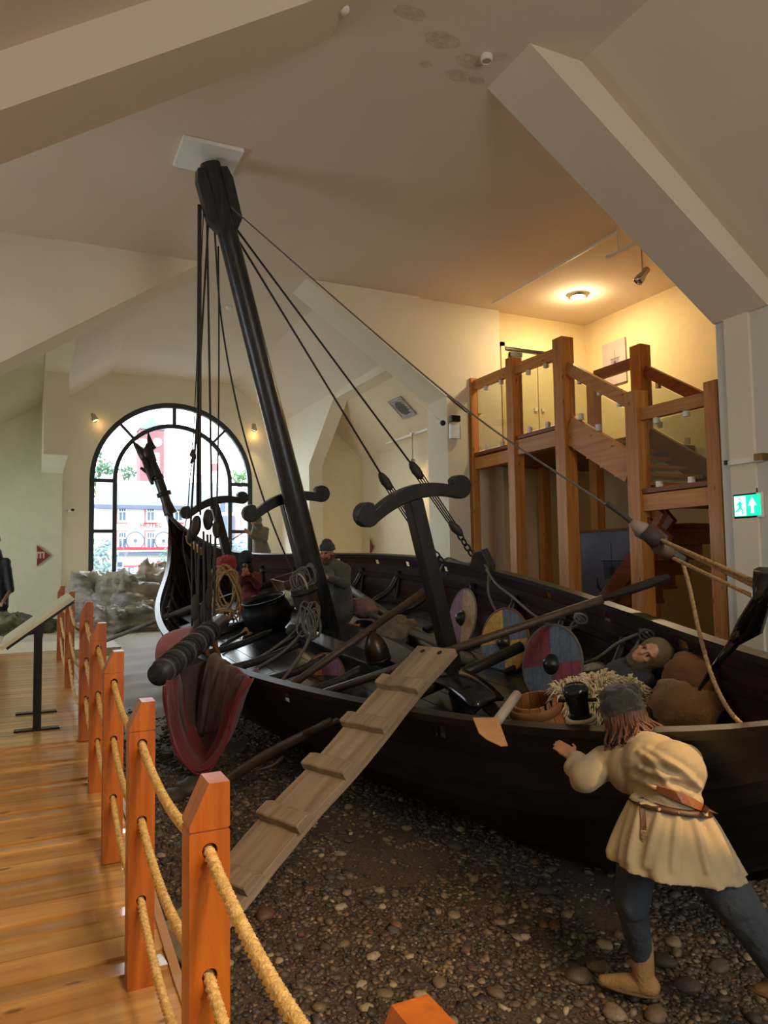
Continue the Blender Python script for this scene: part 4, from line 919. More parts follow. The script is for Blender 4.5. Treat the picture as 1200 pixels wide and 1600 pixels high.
# ================================================================== things on and around the ship
def spx(x, y, axis, val):
    r = ray(x, y); o = loc(CAM); dv = np.array([r@SA, r@SV, r@SW]); t = (val-o[axis])/dv[axis]; return CAM + r*t
def frame_of(z, x=None):
    z = Vector(z).normalized(); x = Vector(x) if x is not None else Vector((1, 0, 0))
    x = (x - z*x.dot(z)).normalized(); y = z.cross(x); return Matrix((x, y, z)).transposed()
M_hemp = mat('dark_rigging', '3A352F', .7, .25, 40, .3, 120)
M_tan = mat('tan_rope', '9A7B52', .75, .25, 50, .4, 140, col2='B8986A')
M_greyrope = mat('grey_rope', '6E6962', .75, .2, 50, .4, 140)
M_block = mat('block_wood', '2A211B', .5, .25, 10, .2, 30)
M_iron = mat('black_iron', '16181B', .4, .2, 6, .1, 20, metal=.4)
M_leather = mat('brown_leather', '6A4326', .5, .25, 8, .3, 25)
def line(nm, pts, r, m_, label, cat='rope', grp='rigging lines', sub=10, lobes=0):
    P = spline(pts, sub) if len(pts) > 2 else [np.array(pts[0])*(1-t)+np.array(pts[1])*t for t in np.linspace(0, 1, 3)]
    return tag(MB().tube(P, r, 7).obj(nm, m_, smooth=True), label, cat, grp)
def block(px, d, ang, s, label, m_=None):
    c = at_d(px[0], px[1], d); ax = CU*math.cos(ang)+CR*math.sin(ang)
    t = thing('pulley_block', c, label, 'pulley', 'rigging blocks'); R = frame_of(ax, FW)
    for k in (-1, 1):
        b = MB(); b.ell((0, 0, 0), (.02*s, .052*s, .12*s), 12, 8, R); o = b.obj('cheek', m_ or M_block, t, smooth=True)
        for v in o.data.vertices: v.co += Vector(c) + R @ Vector((k*.028*s, 0, 0))
    b = MB(); b.lathe([(.055*s, -.02*s), (.045*s, 0), (.055*s, .02*s)], 14, Matrix.Translation(Vector(c)) @ (R.to_4x4() @ Matrix.Rotation(math.pi/2, 4, 'Y')), caps=True); b.obj('sheave', M_iron, t)
MH = [sp(UM, -.2, 5.45), sp(UM, .2, 5.45), sp(UM, 0, 5.75)]
# standing lines on the near side: mast head down to the blocks over the near gunwale
for i, (tx, bx_, by_, d) in enumerate([(311, 309, 800, 8.3), (313.5, 313, 805, 8.2), (323, 331, 795, 8.4), (327, 297, 835, 8.4)]):
    line('shroud', [at_d(tx, 320, 8.35), at_d(bx_, by_, d)], .012 if i != 0 else .018, M_hemp, ['thick near-side shroud line at the far left of the mast head', 'second near-side shroud line running beside the thick one', 'near-side shroud line ending at the right hanging block', 'near-side shroud line ending above the near rail'][i])
line('halyard', [at_d(341, 385, 8.6), at_d(342, 560, 8.7), at_d(339, 780, 8.7), at_d(327, 985, 8.4)], .01, M_hemp, 'thin halyard hanging almost straight left of the mast')
line('halyard', [at_d(334, 340, 8.4), at_d(346, 500, 8.7), at_d(374, 650, 8.9), at_d(412, 780, 8.9), at_d(447, 870, 8.9), at_d(466, 905, 8.8)], .011, M_hemp, 'slack halyard curving from the mast head to the mast foot')
line('halyard', [at_d(300, 690, 9.2), at_d(302, 712, 9.2), at_d(297, 745, 9.2), at_d(293, 800, 9.2), at_d(286, 850, 9.2), at_d(298, 920, 9.0), at_d(306, 1000, 8.7)], .007, M_hemp, 'thin cord trailing down in front of the window')
line('halyard', [at_d(318, 330, 8.4), at_d(302, 690, 9.2)], .006, M_hemp, 'thin cord from the mast head to the small hanging hook')
t = thing('hook_block', at_d(301, 712, 9.2), 'small dark hook block hanging in front of the bright window', 'pulley')
MB().tube([at_d(302, 702, 9.2), at_d(301, 711, 9.2), at_d(303, 716, 9.2), at_d(298, 724, 9.2)], [.02, .045, .03, .015], 8).obj('body', M_block, t, smooth=True)
block((306, 822), 8.25, .15, 1.0, 'left of the two dark blocks over the near rail'); block((325, 812), 8.3, 0., 1.0, 'right of the two dark blocks over the near rail')
block((338, 828), 8.3, -.1, .8, 'small cleat block right of the two dark blocks'); block((299, 835), 8.4, .2, .9, 'small block left of the two dark blocks')
for i, (x0, y0, x1, y1, d, r) in enumerate([(300, 845, 300, 1015, 8.2, .012), (305, 845, 307, 1020, 8.1, .012), (311, 845, 311, 1028, 8.05, .013), (318, 830, 320, 1030, 8.0, .013), (324, 835, 325, 1022, 8.1, .014), (329, 835, 331, 1010, 8.1, .012), (337, 840, 334, 990, 8.2, .012)]):
    line('tackle_fall', [at_d(x0, y0, d+.1), at_d((x0+x1)/2+2*math.sin(i*2.1), (y0+y1)/2, d+.05), at_d(x1, y1, d)], r, M_hemp, 'tackle line below the two dark blocks, %s from the left' % ['first', 'second', 'third', 'fourth', 'fifth', 'sixth', 'seventh'][i], grp='tackle falls over the near rail')
t = thing('lashing_bundle', at_d(315, 975, 8.05), 'dark lashed bundle of blocks and line on the near rail', 'tackle')
for i, (x, y, r) in enumerate([(305, 950, .09), (318, 958, .085), (309, 985, .1), (323, 988, .08), (313, 1012, .1), (326, 935, .07)]):
    b = MB(); b.ell(at_d(x, y, 8.1), (r*.5, r*.5, r*1.7), 10, 7); b.obj('lashing', M_hemp, t, smooth=True)
for i, (x0, y0, x1, y1) in enumerate([(318, 1000, 330, 1045), (327, 985, 345, 1035), (335, 990, 340, 1040)]): MB().beam(at_d(x0, y0, 7.9), at_d(x1, y1, 7.8), .05, .03).obj('wood_peg', mat('red_brown_wood', '7A4A30', .6, .2), t)
# far-side shrouds with their blocks and deadeyes
def far_shroud(top, blk, low, end, names):
    dT, dB, dL, dE = 8.5, 9.5, 9.0, 9.05
    a = at_d(top[0], top[1], 8.45); b_ = at_d(blk[0], blk[1], dB); c = at_d(low[0], low[1], dL); e = at_d(end[0], end[1], dE)
    line('shroud', [a, b_], .013, M_hemp, names[0])
    block(blk, dB, -.62, 1.15, names[1])
    for k in (-1.5, -.5, .5, 1.5): line('lanyard', [at_d(blk[0]+4+k*3, blk[1]+6-k*2, dB), at_d(low[0]+k*2, low[1]-k*2, dL)], .009, M_hemp, names[2], grp='lanyards of the '+names[3])
    block(low, dL, -.75, 1.0, names[4]); 
    t = thing('chain', c, names[5], 'chain', 'shroud chains')
    n = 5
    for i in range(n):
        f = (i+.5)/n; q = c+(e-c)*f; dr = (e-c)/np.linalg.norm(e-c); sd = np.cross(dr, FW); sd /= np.linalg.norm(sd); up_ = np.cross(sd, dr); s2 = sd if i % 2 else up_*.6+sd*.8
        MB().tube([q+dr*.05*math.cos(k*math.pi/6)+s2*.03*math.sin(k*math.pi/6) for k in range(13)], .011, 6, caps=False).obj('link', M_iron, t, smooth=True)
far_shroud((353, 336), (650, 735), (712, 826), (738, 868), ['upper far-side shroud from mast head towards the right rail', 'wooden block on the upper far-side shroud above the near crutch', 'lanyard strand of the upper far-side shroud', 'upper shroud', 'deadeye block low on the upper far-side shroud', 'chain from the upper shroud to the far rail'])
far_shroud((352, 342), (602, 752), (660, 842), (692, 878), ['lower far-side shroud from mast head towards the right rail', 'wooden block on the lower far-side shroud left of the crutch', 'lanyard strand of the lower far-side shroud', 'lower shroud', 'deadeye block low on the lower far-side shroud', 'chain from the lower shroud to the far rail'])
b = MB(); b.prism([(-.22, 0), (-.05, .2), (.12, .23), (.2, .05), (.2, 0)], lambda u, w_: sp(-1.5-u, half_b(-1.5)-.04, sheer(-1.5)+.03+w_), lambda u, w_: sp(-1.5-u, half_b(-1.5)+.06, sheer(-1.5)+.03+w_))
tag(b.obj('rail_cleat', M_block, bevel=.01), 'dark triangular cleat on the far rail below the shroud chain', 'cleat')
# long stay to the stern with its big block and tackle
D1 = 4.75; BL = at_d(1016, 832, D1)
line('stay', [sp(UM, .05, 5.62), at_d(700, 617, 7.0), at_d(985, 815, D1+.1)], .0085, M_greyrope, 'long stay running from the mast head down to the stern block')
line('stay_splice', [at_d(948, 786, D1+.15), at_d(968, 801, D1+.12), at_d(990, 818, D1+.1)], .018, M_hemp, 'dark spliced end of the long stay', sub=4)
t = thing('stay_block', BL, 'large pale wooden block on the long stay in front of the staircase', 'pulley')
def bl(px0, px1, r, nm, m_): MB().tube([at_d(px0[0], px0[1], D1), at_d((px0[0]+px1[0])/2, (px0[1]+px1[1])/2, D1), at_d(px1[0], px1[1], D1)], [r*.45, r, r*.6], 12).obj(nm, m_, t, smooth=True)
bl((988, 815), (1018, 842), .058, 'upper_block', mat('pale_block', '8D7F70', .6, .2, 12, .2, 30)); bl((1012, 838), (1050, 866), .062, 'lower_block', mat('brown_block', '6B5747', .6, .2, 12, .2, 30))
MB().beam(at_d(1048, 862, D1), at_d(1068, 876, D1), .07, .05).obj('lower_becket', M_block, t, bevel=.01); MB().tube([at_d(1008, 828, D1-.05), at_d(1028, 848, D1-.05)], .055, 10).obj('strop', M_hemp, t, smooth=True)
b = MB(); b.prism([(0, 0), (14, -6), (12, 12)], lambda x, y: at_d(1042+x, 858+y, D1), lambda x, y: at_d(1042+x, 858+y, D1+.02)); b.obj('paper_tag', M_white, t)
for i, (a0, a1) in enumerate([((1020, 838), (1240, 935)), ((1028, 842), (1240, 946)), ((1052, 872), (1240, 962))]):
    P = [at_d(a0[0], a0[1], D1-.02), at_d(a1[0], a1[1], 3.75)]
    o = MB().tube([P[0]*(1-q)+P[1]*q for q in np.linspace(0, 1, 160)], .0135, 9, lobes=3, twist=110, depth=.3).obj('tackle_rope', M_tan, smooth=True); tag(o, ['upper tan tackle rope from the stay block to the right edge', 'middle tan tackle rope from the stay block to the right edge', 'lower tan tackle rope from the stay block to the right edge'][i], 'rope', 'tackle ropes of the long stay')
P = spline([at_d(1066, 876, D1-.02), at_d(1078, 920, 4.6), at_d(1092, 985, 4.45), at_d(1112, 1055, 4.2), at_d(1138, 1108, 3.95), spx(1170, 1143, 2, .93)], 24)
tag(MB().tube(P, .014, 9, lobes=3, twist=110, depth=.3).obj('hanging_rope', M_tan, smooth=True), 'loose tan rope hanging from the stay block to the near rail', 'rope')
# grey mooring lines strung along the far side
def gl(pts, label, r=.013): line('mooring_line', pts, r, M_greyrope, label, grp='grey lines along the far side', sub=8)
wl = lambda x, y, v=1.05: spx(x, y, 1, v)
gl([wl(680, 912, 1.35), wl(690, 885, 1.5), wl(700, 872, 1.6), wl(725, 880, 1.6), wl(760, 885, 1.55), wl(764, 930, 1.25), wl(785, 970, 1.0), wl(815, 1005, .85), wl(826, 1030, .78), wl(845, 1058, .7), wl(858, 1063, .68)], 'grey line looped over the far rail by the crutch post')
gl([wl(760, 890, 1.5), wl(775, 912, 1.35), wl(800, 932, 1.2), wl(835, 962, 1.0), wl(860, 977, .98), wl(890, 981, 1.0), wl(905, 975, 1.02), wl(906, 962, 1.05)], 'grey line drooping from the far rail to the next knot')
gl([wl(908, 968, 1.0), wl(893, 976, .95), wl(890, 1010, .8), wl(886, 1045, .65), wl(884, 1055, .6)], 'grey cord hanging over the red and blue shield', .01)
gl([wl(826, 1012, .8), wl(838, 1030, .72), wl(862, 1045, .65), wl(890, 1042, .65), wl(930, 1030, .68), wl(965, 1005, .75), wl(1000, 990, .8), wl(1012, 987, .82)], 'grey line sagging to the reclining figure')
gl([wl(880, 1058, .6), wl(893, 1048, .62), wl(920, 1050, .64), wl(960, 1040, .68), wl(985, 1022, .72), wl(1000, 1000, .78)], 'lower grey line behind the reclining figure')
for i, (x, y, v) in enumerate([(906, 966, 1.02), (1008, 992, .82)]):
    t = thing('rope_knot', wl(x, y, v), ['grey rope knot tied to the far side above the red and blue shield', 'dark rope knot tied to the far side above the reclining figure'][i], 'knot')
    for k in range(4): MB().tube([wl(x, y, v)+.035*(CR*math.cos(q+k)*(1+.2*k)+CU*math.sin(q)*1.2)-FW*.01*k for q in np.linspace(0, 6.283, 15)], .011, 6, caps=False).obj('rope_turn', M_greyrope if i == 0 else M_hemp, t, smooth=True)
# ---------------------------------------------------------------- yard with lashings, sail hanging over the near side
ya, yb = at_d(247, 1055, 6.55), at_d(345, 972, 8.15)
yard = thing('yard', ya, 'thick black yard with rope lashings jutting over the near rail', 'yard')
MB().tube([ya, yb], [.102, .095], 18).obj('spar', mat('grey_spar', '46464A', .35, .2, 6, .1, 20), yard, smooth=True)
dy = (yb-ya)/np.linalg.norm(yb-ya)
for k in range(15):
    c = ya+dy*(.12+.085*k+.012*math.sin(k*3)); MB().tube([c+frame_np*.106 for frame_np in [np.array(frame_of(dy) @ Vector((math.cos(a*math.pi/9), math.sin(a*math.pi/9), .12*math.sin(a*math.pi/9)))) for a in range(19)]], .014, 6, caps=False).obj('lashing_ring', M_hemp if k % 3 else M_greyrope, yard, smooth=True)
MB().tube([ya-dy*.012, ya+dy*.02], [.08, .1], 18).obj('end_cap', mat('spar_end', '3A3A3C', .4), yard, smooth=True)
M_sail = mat('brown_sailcloth', '57413A', .85, .25, 5, .5, 14, sheen=.2); M_sred = mat('maroon_sailcloth', '842A30', .85, .2, 5, .5, 14, sheen=.2)
sail = thing('furled_sail', at_d(310, 1200, 6.3), 'heavy brown and maroon sail hanging in a deep fold over the near rail', 'sail')
C0 = [(256, 1072), (257, 1100), (263, 1135), (277, 1175), (300, 1200), (318, 1202), (338, 1182), (355, 1150), (368, 1110), (380, 1080), (391, 1060)]
C1 = [(280, 1048), (284, 1075), (290, 1105), (298, 1130), (308, 1150), (318, 1152), (328, 1132), (336, 1105), (342, 1075), (346, 1050), (350, 1030)]
c0 = spline([at_d(x, y, 6.30) for x, y in C0], 5); c1 = spline([at_d(x, y, 7.0) for x, y in C1], 5)
P = []; nn = len(c0)
for j in range(19):
    f = j/18; row = []
    for i in range(nn):
        q = c0[i]*(1-f)+c1[i]*f; tpar = i/(nn-1)
        bul = .10*math.sin(math.pi*f)*math.sin(math.pi*tpar); fold = .028*math.sin(f*17+tpar*4)*(.3+math.sin(math.pi*tpar))+.02*mnoise.noise(Vector((f*9, tpar*7, 2)))
        row.append(q+np.array([0, 0, -1.])*(bul+fold)+CR*fold*.6)
    P.append(row)
hem = MB().grid(P[:12]).obj('hem', M_sred, sail, smooth=True); body = MB().grid(P[11:]).obj('sail_body', M_sail, sail, smooth=True)
B_ = []; h2 = nn//2
for i in range(h2+1):
    l_, r_ = c1[i], c1[nn-1-i]; row = []
    for j in range(13):
        f = j/12; q = l_*(1-f)+r_*f; row.append(q+FW*(.22*math.sin(math.pi*f)*(1-.4*i/h2)+.03*math.sin(f*19+i*.35)))
    B_.append(row)
MB().grid(B_).obj('sail_back', M_sail, sail, smooth=True)
Q = []
for j in range(9):
    f = j/8; row = []
    for i in range(nn):
        tpar = i/(nn-1); q = c0[i]+(np.array([.25, .62, .0])*f*1.1); row.append(q + np.array([0, 0, -.03*math.sin(math.pi*f)+.07*f*math.sin(math.pi*tpar)]) + CR*.02*math.sin(f*11+tpar*13))
    Q.append(row)
MB().grid(Q).obj('sail_outer', M_sred, sail, smooth=True)
R_ = []
for j in range(19):
    f = j/18; row = []
    for i in range(30):
        g_ = i/29; a_ = np.array(at_d(336+54*g_, 1022+38*g_, 7.25-.85*g_)); m_ = np.array(at_d(318+62*g_, 1045+30*g_, 6.9-.5*g_)); e_ = np.array(at_d(306+52*g_, 1150-12*g_, 7.05-.42*g_))
        q = a_*(1-f)**2+m_*2*f*(1-f)+e_*f*f+np.array([0, 0, .09*math.sin(math.pi*f)]); fold = .022*math.sin(g_*21+f*5+1.5*math.sin(g_*4))+.012*math.sin(g_*43-f*7)
        row.append(q-FW*fold+np.array([0, 0, fold*.6]))
    R_.append(row)
MB().grid(R_).obj('gathered_fold', mat('grey_brown_sailcloth', '64524A', .85, .25, 5, .5, 14, sheen=.2), sail, smooth=True)
b = MB().grid([[np.array(at_d(x, y, d+.015*math.sin(k*2.5))) for k, (x, y) in enumerate(rw)] for rw, d in (([(262, 990), (270, 987), (280, 984), (292, 981), (304, 979)], 8.0), ([(250, 998), (260, 995), (275, 990), (288, 987), (302, 986)], 7.85), ([(244, 1010), (256, 1008), (270, 1004), (284, 998), (300, 994)], 7.6), ([(242, 1026), (254, 1024), (268, 1018), (282, 1012), (296, 1004)], 7.3), ([(244, 1042), (254, 1038), (266, 1032), (278, 1026), (290, 1018)], 7.05))])
o = b.obj('red_corner', mat('bright_red_sailcloth', '9A2E34', .85, .15, 5, .4, 14, sheen=.2), sail, smooth=True)
for o in sail.children:
    md = o.modifiers.new('sub', 'SUBSURF'); md.levels = 1; md.render_levels = 1
    md = o.modifiers.new('thick', 'SOLIDIFY'); md.thickness = .012
# ---------------------------------------------------------------- boarding plank with cleat steps
pb0 = np.array([.60, 3.99, -.70]); G_ = sp(-4.12, -half_b(-4.12), sheer(-4.12)+.085)
pd = (G_-pb0); Lg = np.linalg.norm(pd); pd /= Lg
side_ = np.cross(pd, [0, 0, 1.]); side_ /= np.linalg.norm(side_); pup = np.cross(side_, pd)
PL = Lg*1.27
M_plank = wood('adzed_plank', 'A8957A', '83705A', .65, axis=0, fine=.5, knots=False, bump=.5, perobj=.05)
gp = thing('boarding_plank', pb0, 'rough pale wooden boarding plank with cleat steps leading over the near rail', 'gangplank')
Rm = Matrix((Vector(pd), Vector(-side_), Vector(pup))).transposed().to_4x4(); Rm.translation = Vector(pb0)
def plank_obj(b, nm, bev=.006):
    o = b.obj(nm, M_plank, None, bevel=bev); o.matrix_world = Rm; o.parent = gp; o.matrix_parent_inverse = Matrix.Translation(-Vector(pb0)); return o
b = MB(); n = 40; vs = []
for i in range(n+1):
    x = PL*i/n; wl_ = .18+.012*math.sin(x*5)+.008*mnoise.noise(Vector((x*4, 0, 0))); wr = .18+.01*math.sin(x*6+2)+.008*mnoise.noise(Vector((x*4, 5, 0)))
    for yy, zz in ((-wl_, -.03), (wr, -.03), (wr, .03), (-wl_, .03)): vs.append((x, yy, zz))
b.add(vs, [(4*i+k, 4*i+(k+1) % 4, 4*i+4+(k+1) % 4, 4*i+4+k) for i in range(n) for k in range(4)]+[(3, 2, 1, 0), tuple(4*n+k for k in range(4))]); plank_obj(b, 'board', .004)
for i, x in enumerate((.12, .55, .98, 1.40, 1.80, 2.2)):
    if x > PL-.1: continue
    b = MB(); vs = []; prof = [(-.055, .028), (-.055, .078), (-.045, .086), (.04, .082), (.075, .05), (.082, .028)]
    for k in range(9):
        yy = -.2+.39*k/8; wob = .003*math.sin(k*1.3+i*2); 
        for px_, pz in prof: vs.append((x+px_+wob, yy, pz+.003*math.sin(k*1.1+i)*(pz > .04)))
    m_ = len(prof); b.add(vs, [(m_*a+c, m_*a+(c+1) % m_, m_*a+m_+(c+1) % m_, m_*a+m_+c) for a in range(8) for c in range(m_)]+[tuple(range(m_-1, -1, -1)), tuple(m_*8+c for c in range(m_))]); plank_obj(b, 'step_cleat', .004)
for yy in (-.08, .08):
    b = MB(); b.lathe([(.02, .0305), (.02, .032), (.001, .032)], 12, Matrix.Translation((PL-.06, yy, 0)), caps=False); o = plank_obj(b, 'rope_hole', 0); o.data.materials[0] = mat('hole_dark', '2A1D12', .9)
# ---------------------------------------------------------------- oars and poles
def oar(p, q, r, label, blade=None, m_=None, bl_w=.09, nm='oar'):
    p = np.array(p); q = np.array(q); d = (q-p)/np.linalg.norm(q-p)
    t = thing(nm, p, label, 'oar' if blade else 'pole', 'oars and poles in the ship'); MB().tube([p, p*.5+q*.5, q], [r, r*1.05, r], 10).obj('shaft', m_ or M_old, t, smooth=True)
    if blade:
        e = q+d*blade; sd = np.cross(d, SW); sd /= np.linalg.norm(sd); up_ = np.cross(sd, d); b = MB(); vs = []
        for f, w_ in ((0, .03), (.15, .06), (.4, bl_w), (.85, bl_w), (1., bl_w*.5)):
            c = q+d*blade*f
            for a, cc in ((-1, -1), (1, -1), (1, 1), (-1, 1)): vs.append(c+sd*a*w_+up_*cc*.012)
        b.add(vs, [(4*i+k, 4*i+(k+1) % 4, 4*i+4+(k+1) % 4, 4*i+4+k) for i in range(4) for k in range(4)]+[(3, 2, 1, 0), (16, 17, 18, 19)]); b.obj('blade', mat('blade_dark', '1E1A18', .85, .2, spec=.2), t)
    return t
M_dpole = mat('dark_brown_pole', '4A3A2E', .45, .25, 5, .2, 20, stretch=(3, 3, 3))
oar(spx(478, 1092, 2, .62), spx(942, 936, 2, 1.0), .034, 'long dark oar laid across the ship with its blade over the far rail', .55, M_dpole, .085)
oar(spx(428, 1090, 2, .62), spx(668, 920, 2, 1.0), .036, 'dark oar slanting up from the near rail towards the near crutch post', None, M_dpole)
oar(spx(530, 908, 1, 1.2), spx(608, 962, 1, .9), .05, 'thick grey pole lying behind the figure at the mast', None, M_old, nm='pole')
oar(spx(556, 1000, 2, .5), spx(640, 936, 2, .75), .02, 'thin pole just below the slanting dark oar', None, M_dpole, nm='pole')
oar(spx(590, 955, 2, .45), spx(738, 1035, 2, .45), .045, 'grey pole lying towards the foot of the near crutch post', None, M_old, nm='pole')
oar(spx(566, 955, 2, .5), spx(700, 1012, 2, .5), .035, 'second grey pole beside the one at the near crutch foot', None, M_old, nm='pole')
oar(spx(695, 1035, 2, .6), spx(760, 1100, 2, .45), .03, 'short dark oar leaning beside the near crutch post', .28, M_dpole, .05)
oar(spx(345, 1010, 2, .42), spx(420, 968, 2, .42), .022, 'thin spar lying on the wet deck left of the mast', None, M_spar, nm='pole')
oar(spx(380, 1042, 2, .42), spx(470, 990, 2, .42), .018, 'thin rod lying on the wet deck below the cauldron', None, M_spar, nm='pole')
oar(spx(640, 1090, 2, .55), spx(815, 1010, 2, .62), .05, 'dark boom lying past the near crutch under the yellow shield', None, M_spar, nm='pole')
# pole propped from the sand to the bow, forked log under the near rail
p0 = np.array([1.12, 12.4, ground(12.4)+.03]); tag(MB().tube([at_d(150, 1007, 11.8), at_d(300, 948, 10.6)], [.03, .036], 10).obj('propped_pole', M_old, smooth=True), 'pale pole leaning from the sand against the bow', 'pole')
t = thing('forked_log', at_d(365, 1212, 6.0), 'bark-stripped forked log propped under the near rail', 'log')
a = at_d(335, 1228, 6.1); 
MB().tube(spline([at_d(300, 1262, 5.9), at_d(365, 1212, 5.9), at_d(430, 1172, 5.85), at_d(490, 1142, 5.75), at_d(540, 1120, 5.6)], 6), [.038]*6+[.042]*6+[.038]*6+[.026]*7, 10).obj('trunk', M_dpole, t, smooth=True)
MB().tube([at_d(470, 1152, 5.8), at_d(500, 1135, 5.7), at_d(518, 1124, 5.65)], [.04, .03, .02], 8).obj('branch', M_dpole, t, smooth=True); MB().tube(spline([at_d(395, 1205, 5.95), at_d(425, 1196, 6.0), at_d(445, 1180, 6.05)], 5), .014, 8).obj('twig', M_dpole, t, smooth=True)
# ---------------------------------------------------------------- shields
def shield(c, n, r, cols, label, rot=0., split=None, boss=True):
    c = np.array(c); R = frame_of(n, SA); t = thing('round_shield', c, label, 'shield', 'round wooden shields')
    Rz = Matrix.Rotation(rot, 3, 'Z'); nb = len(cols)
    for i in range(nb):
        x0, x1 = -r+2*r*i/nb+.0015, -r+2*r*(i+1)/nb-.0015; P_ = []
        up_ = [(x, math.sqrt(max(r*r-x*x, 0))) for x in np.linspace(x0, x1, 6)]
        if split and isinstance(cols[i], tuple):
            parts = [(cols[i][0], [(x, y) for x, y in up_]+[(x1, 0), (x0, 0)]), (cols[i][1], [(x, -y) for x, y in up_]+[(x1, 0), (x0, 0)])]
        else:
            cc = cols[i][0] if isinstance(cols[i], tuple) else cols[i]; parts = [(cc, up_+[(x, -y) for x, y in reversed(up_)])]
        for cc, pl in parts:
            f = lambda x, y, z: Vector(c) + R @ (Rz @ Vector((x, y, z)))
            b = MB(); b.prism(pl, lambda x, y: f(x, y, -.006), lambda x, y: f(x, y, .006)); b.obj('shield_board', wood('shield_'+cc, cc, ''.join('%02X' % int(int(cc[k:k+2], 16)*.78) for k in (0, 2, 4)), .6, axis=0, fine=.8, knots=False, bump=.3, perobj=.1), t)
    M4 = Matrix.Translation(Vector(c)) @ R.to_4x4()
    MB().tube([M4 @ Vector((r*math.cos(k*math.pi/20), r*math.sin(k*math.pi/20), 0)) for k in range(41)], .011, 6, caps=False).obj('rim', M_leather if sum(map(ord, cols[0][0] if isinstance(cols[0], tuple) else cols[0])) % 2 else M_greyrope, t, smooth=True)
    if boss: MB().lathe([(.085, .006), (.083, .012), (.068, .014), (.062, .035), (.045, .06), (.02, .072), (.001, .074)], 18, M4).obj('boss', mat('boss_iron', '3C3D3A', .35, .2, metal=.7), t, smooth=True)
nf = -SV*.9+SW*.45+SA*-.1
PU, TN, YL, BU, RD, WH, OR = '8C5A74', 'C9A06C', 'D9A748', '6B7A8E', '98404C', 'C8C0BA', 'D58A38'
shield(spx(722, 966, 2, .60), nf+SA*.25, .31, [PU, PU, PU, TN, TN, TN], 'round shield painted half purple half tan against the far side', rot=.25+math.pi)
shield(spx(788, 1003, 2, .58), nf, .31, [(YL, BU), (YL, BU), (YL, BU), (BU, YL), (BU, YL), (BU, YL)], 'round shield in yellow and blue quarters', rot=.3, split=True)
shield(spx(862, 1038, 2, .58), nf, .32, [(RD, BU), (RD, BU), (RD, BU), (BU, RD), (BU, RD), (BU, RD)], 'round shield in red and blue quarters under the grey cord', rot=.3, split=True)
shield(spx(893, 1085, 1, .55), SW*.85-SV*.4+SA*.1, .36, [WH, WH, WH, RD, WH, WH], 'whitish round shield with a red stripe beside the fleece', rot=.5)
shield(spx(502, 1070, 1, -.62), -SV*.75+SW*.55-SA*.35, .33, [OR, OR, OR, PU, PU, PU], 'round shield half orange half purple by the near rail', rot=.35+math.pi)
shield(spx(706, 1012, 1, .92), nf+SA*.3, .24, [PU, PU, PU, PU], 'small purple shield behind the near crutch post', boss=True)
shield(spx(690, 1032, 2, .4), SW+SV*.1, .3, [RD, RD, RD, RD], 'dark red shield lying flat behind the boarding plank', boss=False)
# ---------------------------------------------------------------- tubs, cauldron, crate, helmet, sacks
def staved(nm, base, axis, h, r0, r1, label, m_, hoops, n=14, cat='tub', bottom=True):
    t = thing(nm, base, label, cat); R = frame_of(axis, SA); M4 = Matrix.Translation(Vector(base)) @ R.to_4x4()
    for k in range(n):
        a0, a1 = 2*math.pi*k/n+.012, 2*math.pi*(k+1)/n-.012; vs = []
        for z, r in ((0, r0), (h*.5, (r0+r1)/2*1.03), (h, r1)):
            for a, rr in ((a0, r), (a1, r), (a1, r-.022), (a0, r-.022)): vs.append(M4 @ Vector((rr*math.cos(a), rr*math.sin(a), z)))
        b = MB(); b.add(vs, [(4*i+k2, 4*i+(k2+1) % 4, 4*i+4+(k2+1) % 4, 4*i+4+k2) for i in range(2) for k2 in range(4)]+[(3, 2, 1, 0), (8, 9, 10, 11)]); b.obj('stave', m_, t)
    for z, m2, ht in hoops:
        r = r0+(r1-r0)*z/h+.004*1.; r *= 1+.03*math.sin(math.pi*z/h); MB().lathe([(r, z-ht), (r+.007, z-ht*.9), (r+.007, z+ht*.9), (r, z+ht)], 28, M4).obj('hoop', m2, t, smooth=True)
    MB().lathe([(r0-.015, .03), (.001, .03)], 24, M4).obj('base_board', m_, t)
    return t, M4
M_stave = wood('bucket_stave', 'A26B3C', '7E4F2A', .5, axis=2, fine=.8, knots=False)
M_hoopw = mat('willow_hoop', '8A5A34', .6, .2, 10); M_stave2 = wood('old_stave', '4E3A30', '3A2A24', .6, axis=2, fine=.8, knots=False)
tp = at_d(834, 1094, 5.08); bb = tp-SW*.37
t, M4 = staved('wooden_tub', bb, tp-bb, float(np.linalg.norm(tp-bb)), .245, .158, 'big stave tub beside the near rail', M_stave, [(.12, M_hoopw, .02), (float(np.linalg.norm(tp-bb))-.05, M_hoopw, .035)])
for k in (0, 1): MB().tube([M4 @ Vector((-.16, -.02+.05*k, float(np.linalg.norm(tp-bb))+.03)), M4 @ Vector((-.15, -.02+.05*k, float(np.linalg.norm(tp-bb))-.04))], .008, 6).obj('iron_peg', M_iron, t)
q0 = at_d(482, 953, 8.5); t, M4 = staved('mast_bucket', q0, SW, .28, .135, .15, 'dark stave bucket hung on the mast among coiled lines', M_stave2, [(.05, M_iron, .012), (.22, M_iron, .012)], 12, 'bucket')
MB().tube([M4 @ Vector((.15*math.cos(a), 0, .26+.17*math.sin(a))) for a in np.linspace(0, math.pi, 13)], .011, 7).obj('rope_handle', mat('pale_cord', 'B5AA98', .7), t, smooth=True)
c = spx(425, 986, 2, .36); M4 = Matrix.Translation(Vector(c)) @ frame_of(SW, SA).to_4x4(); t = thing('cauldron', c, 'big round black iron cauldron on the deck left of the mast', 'cauldron')
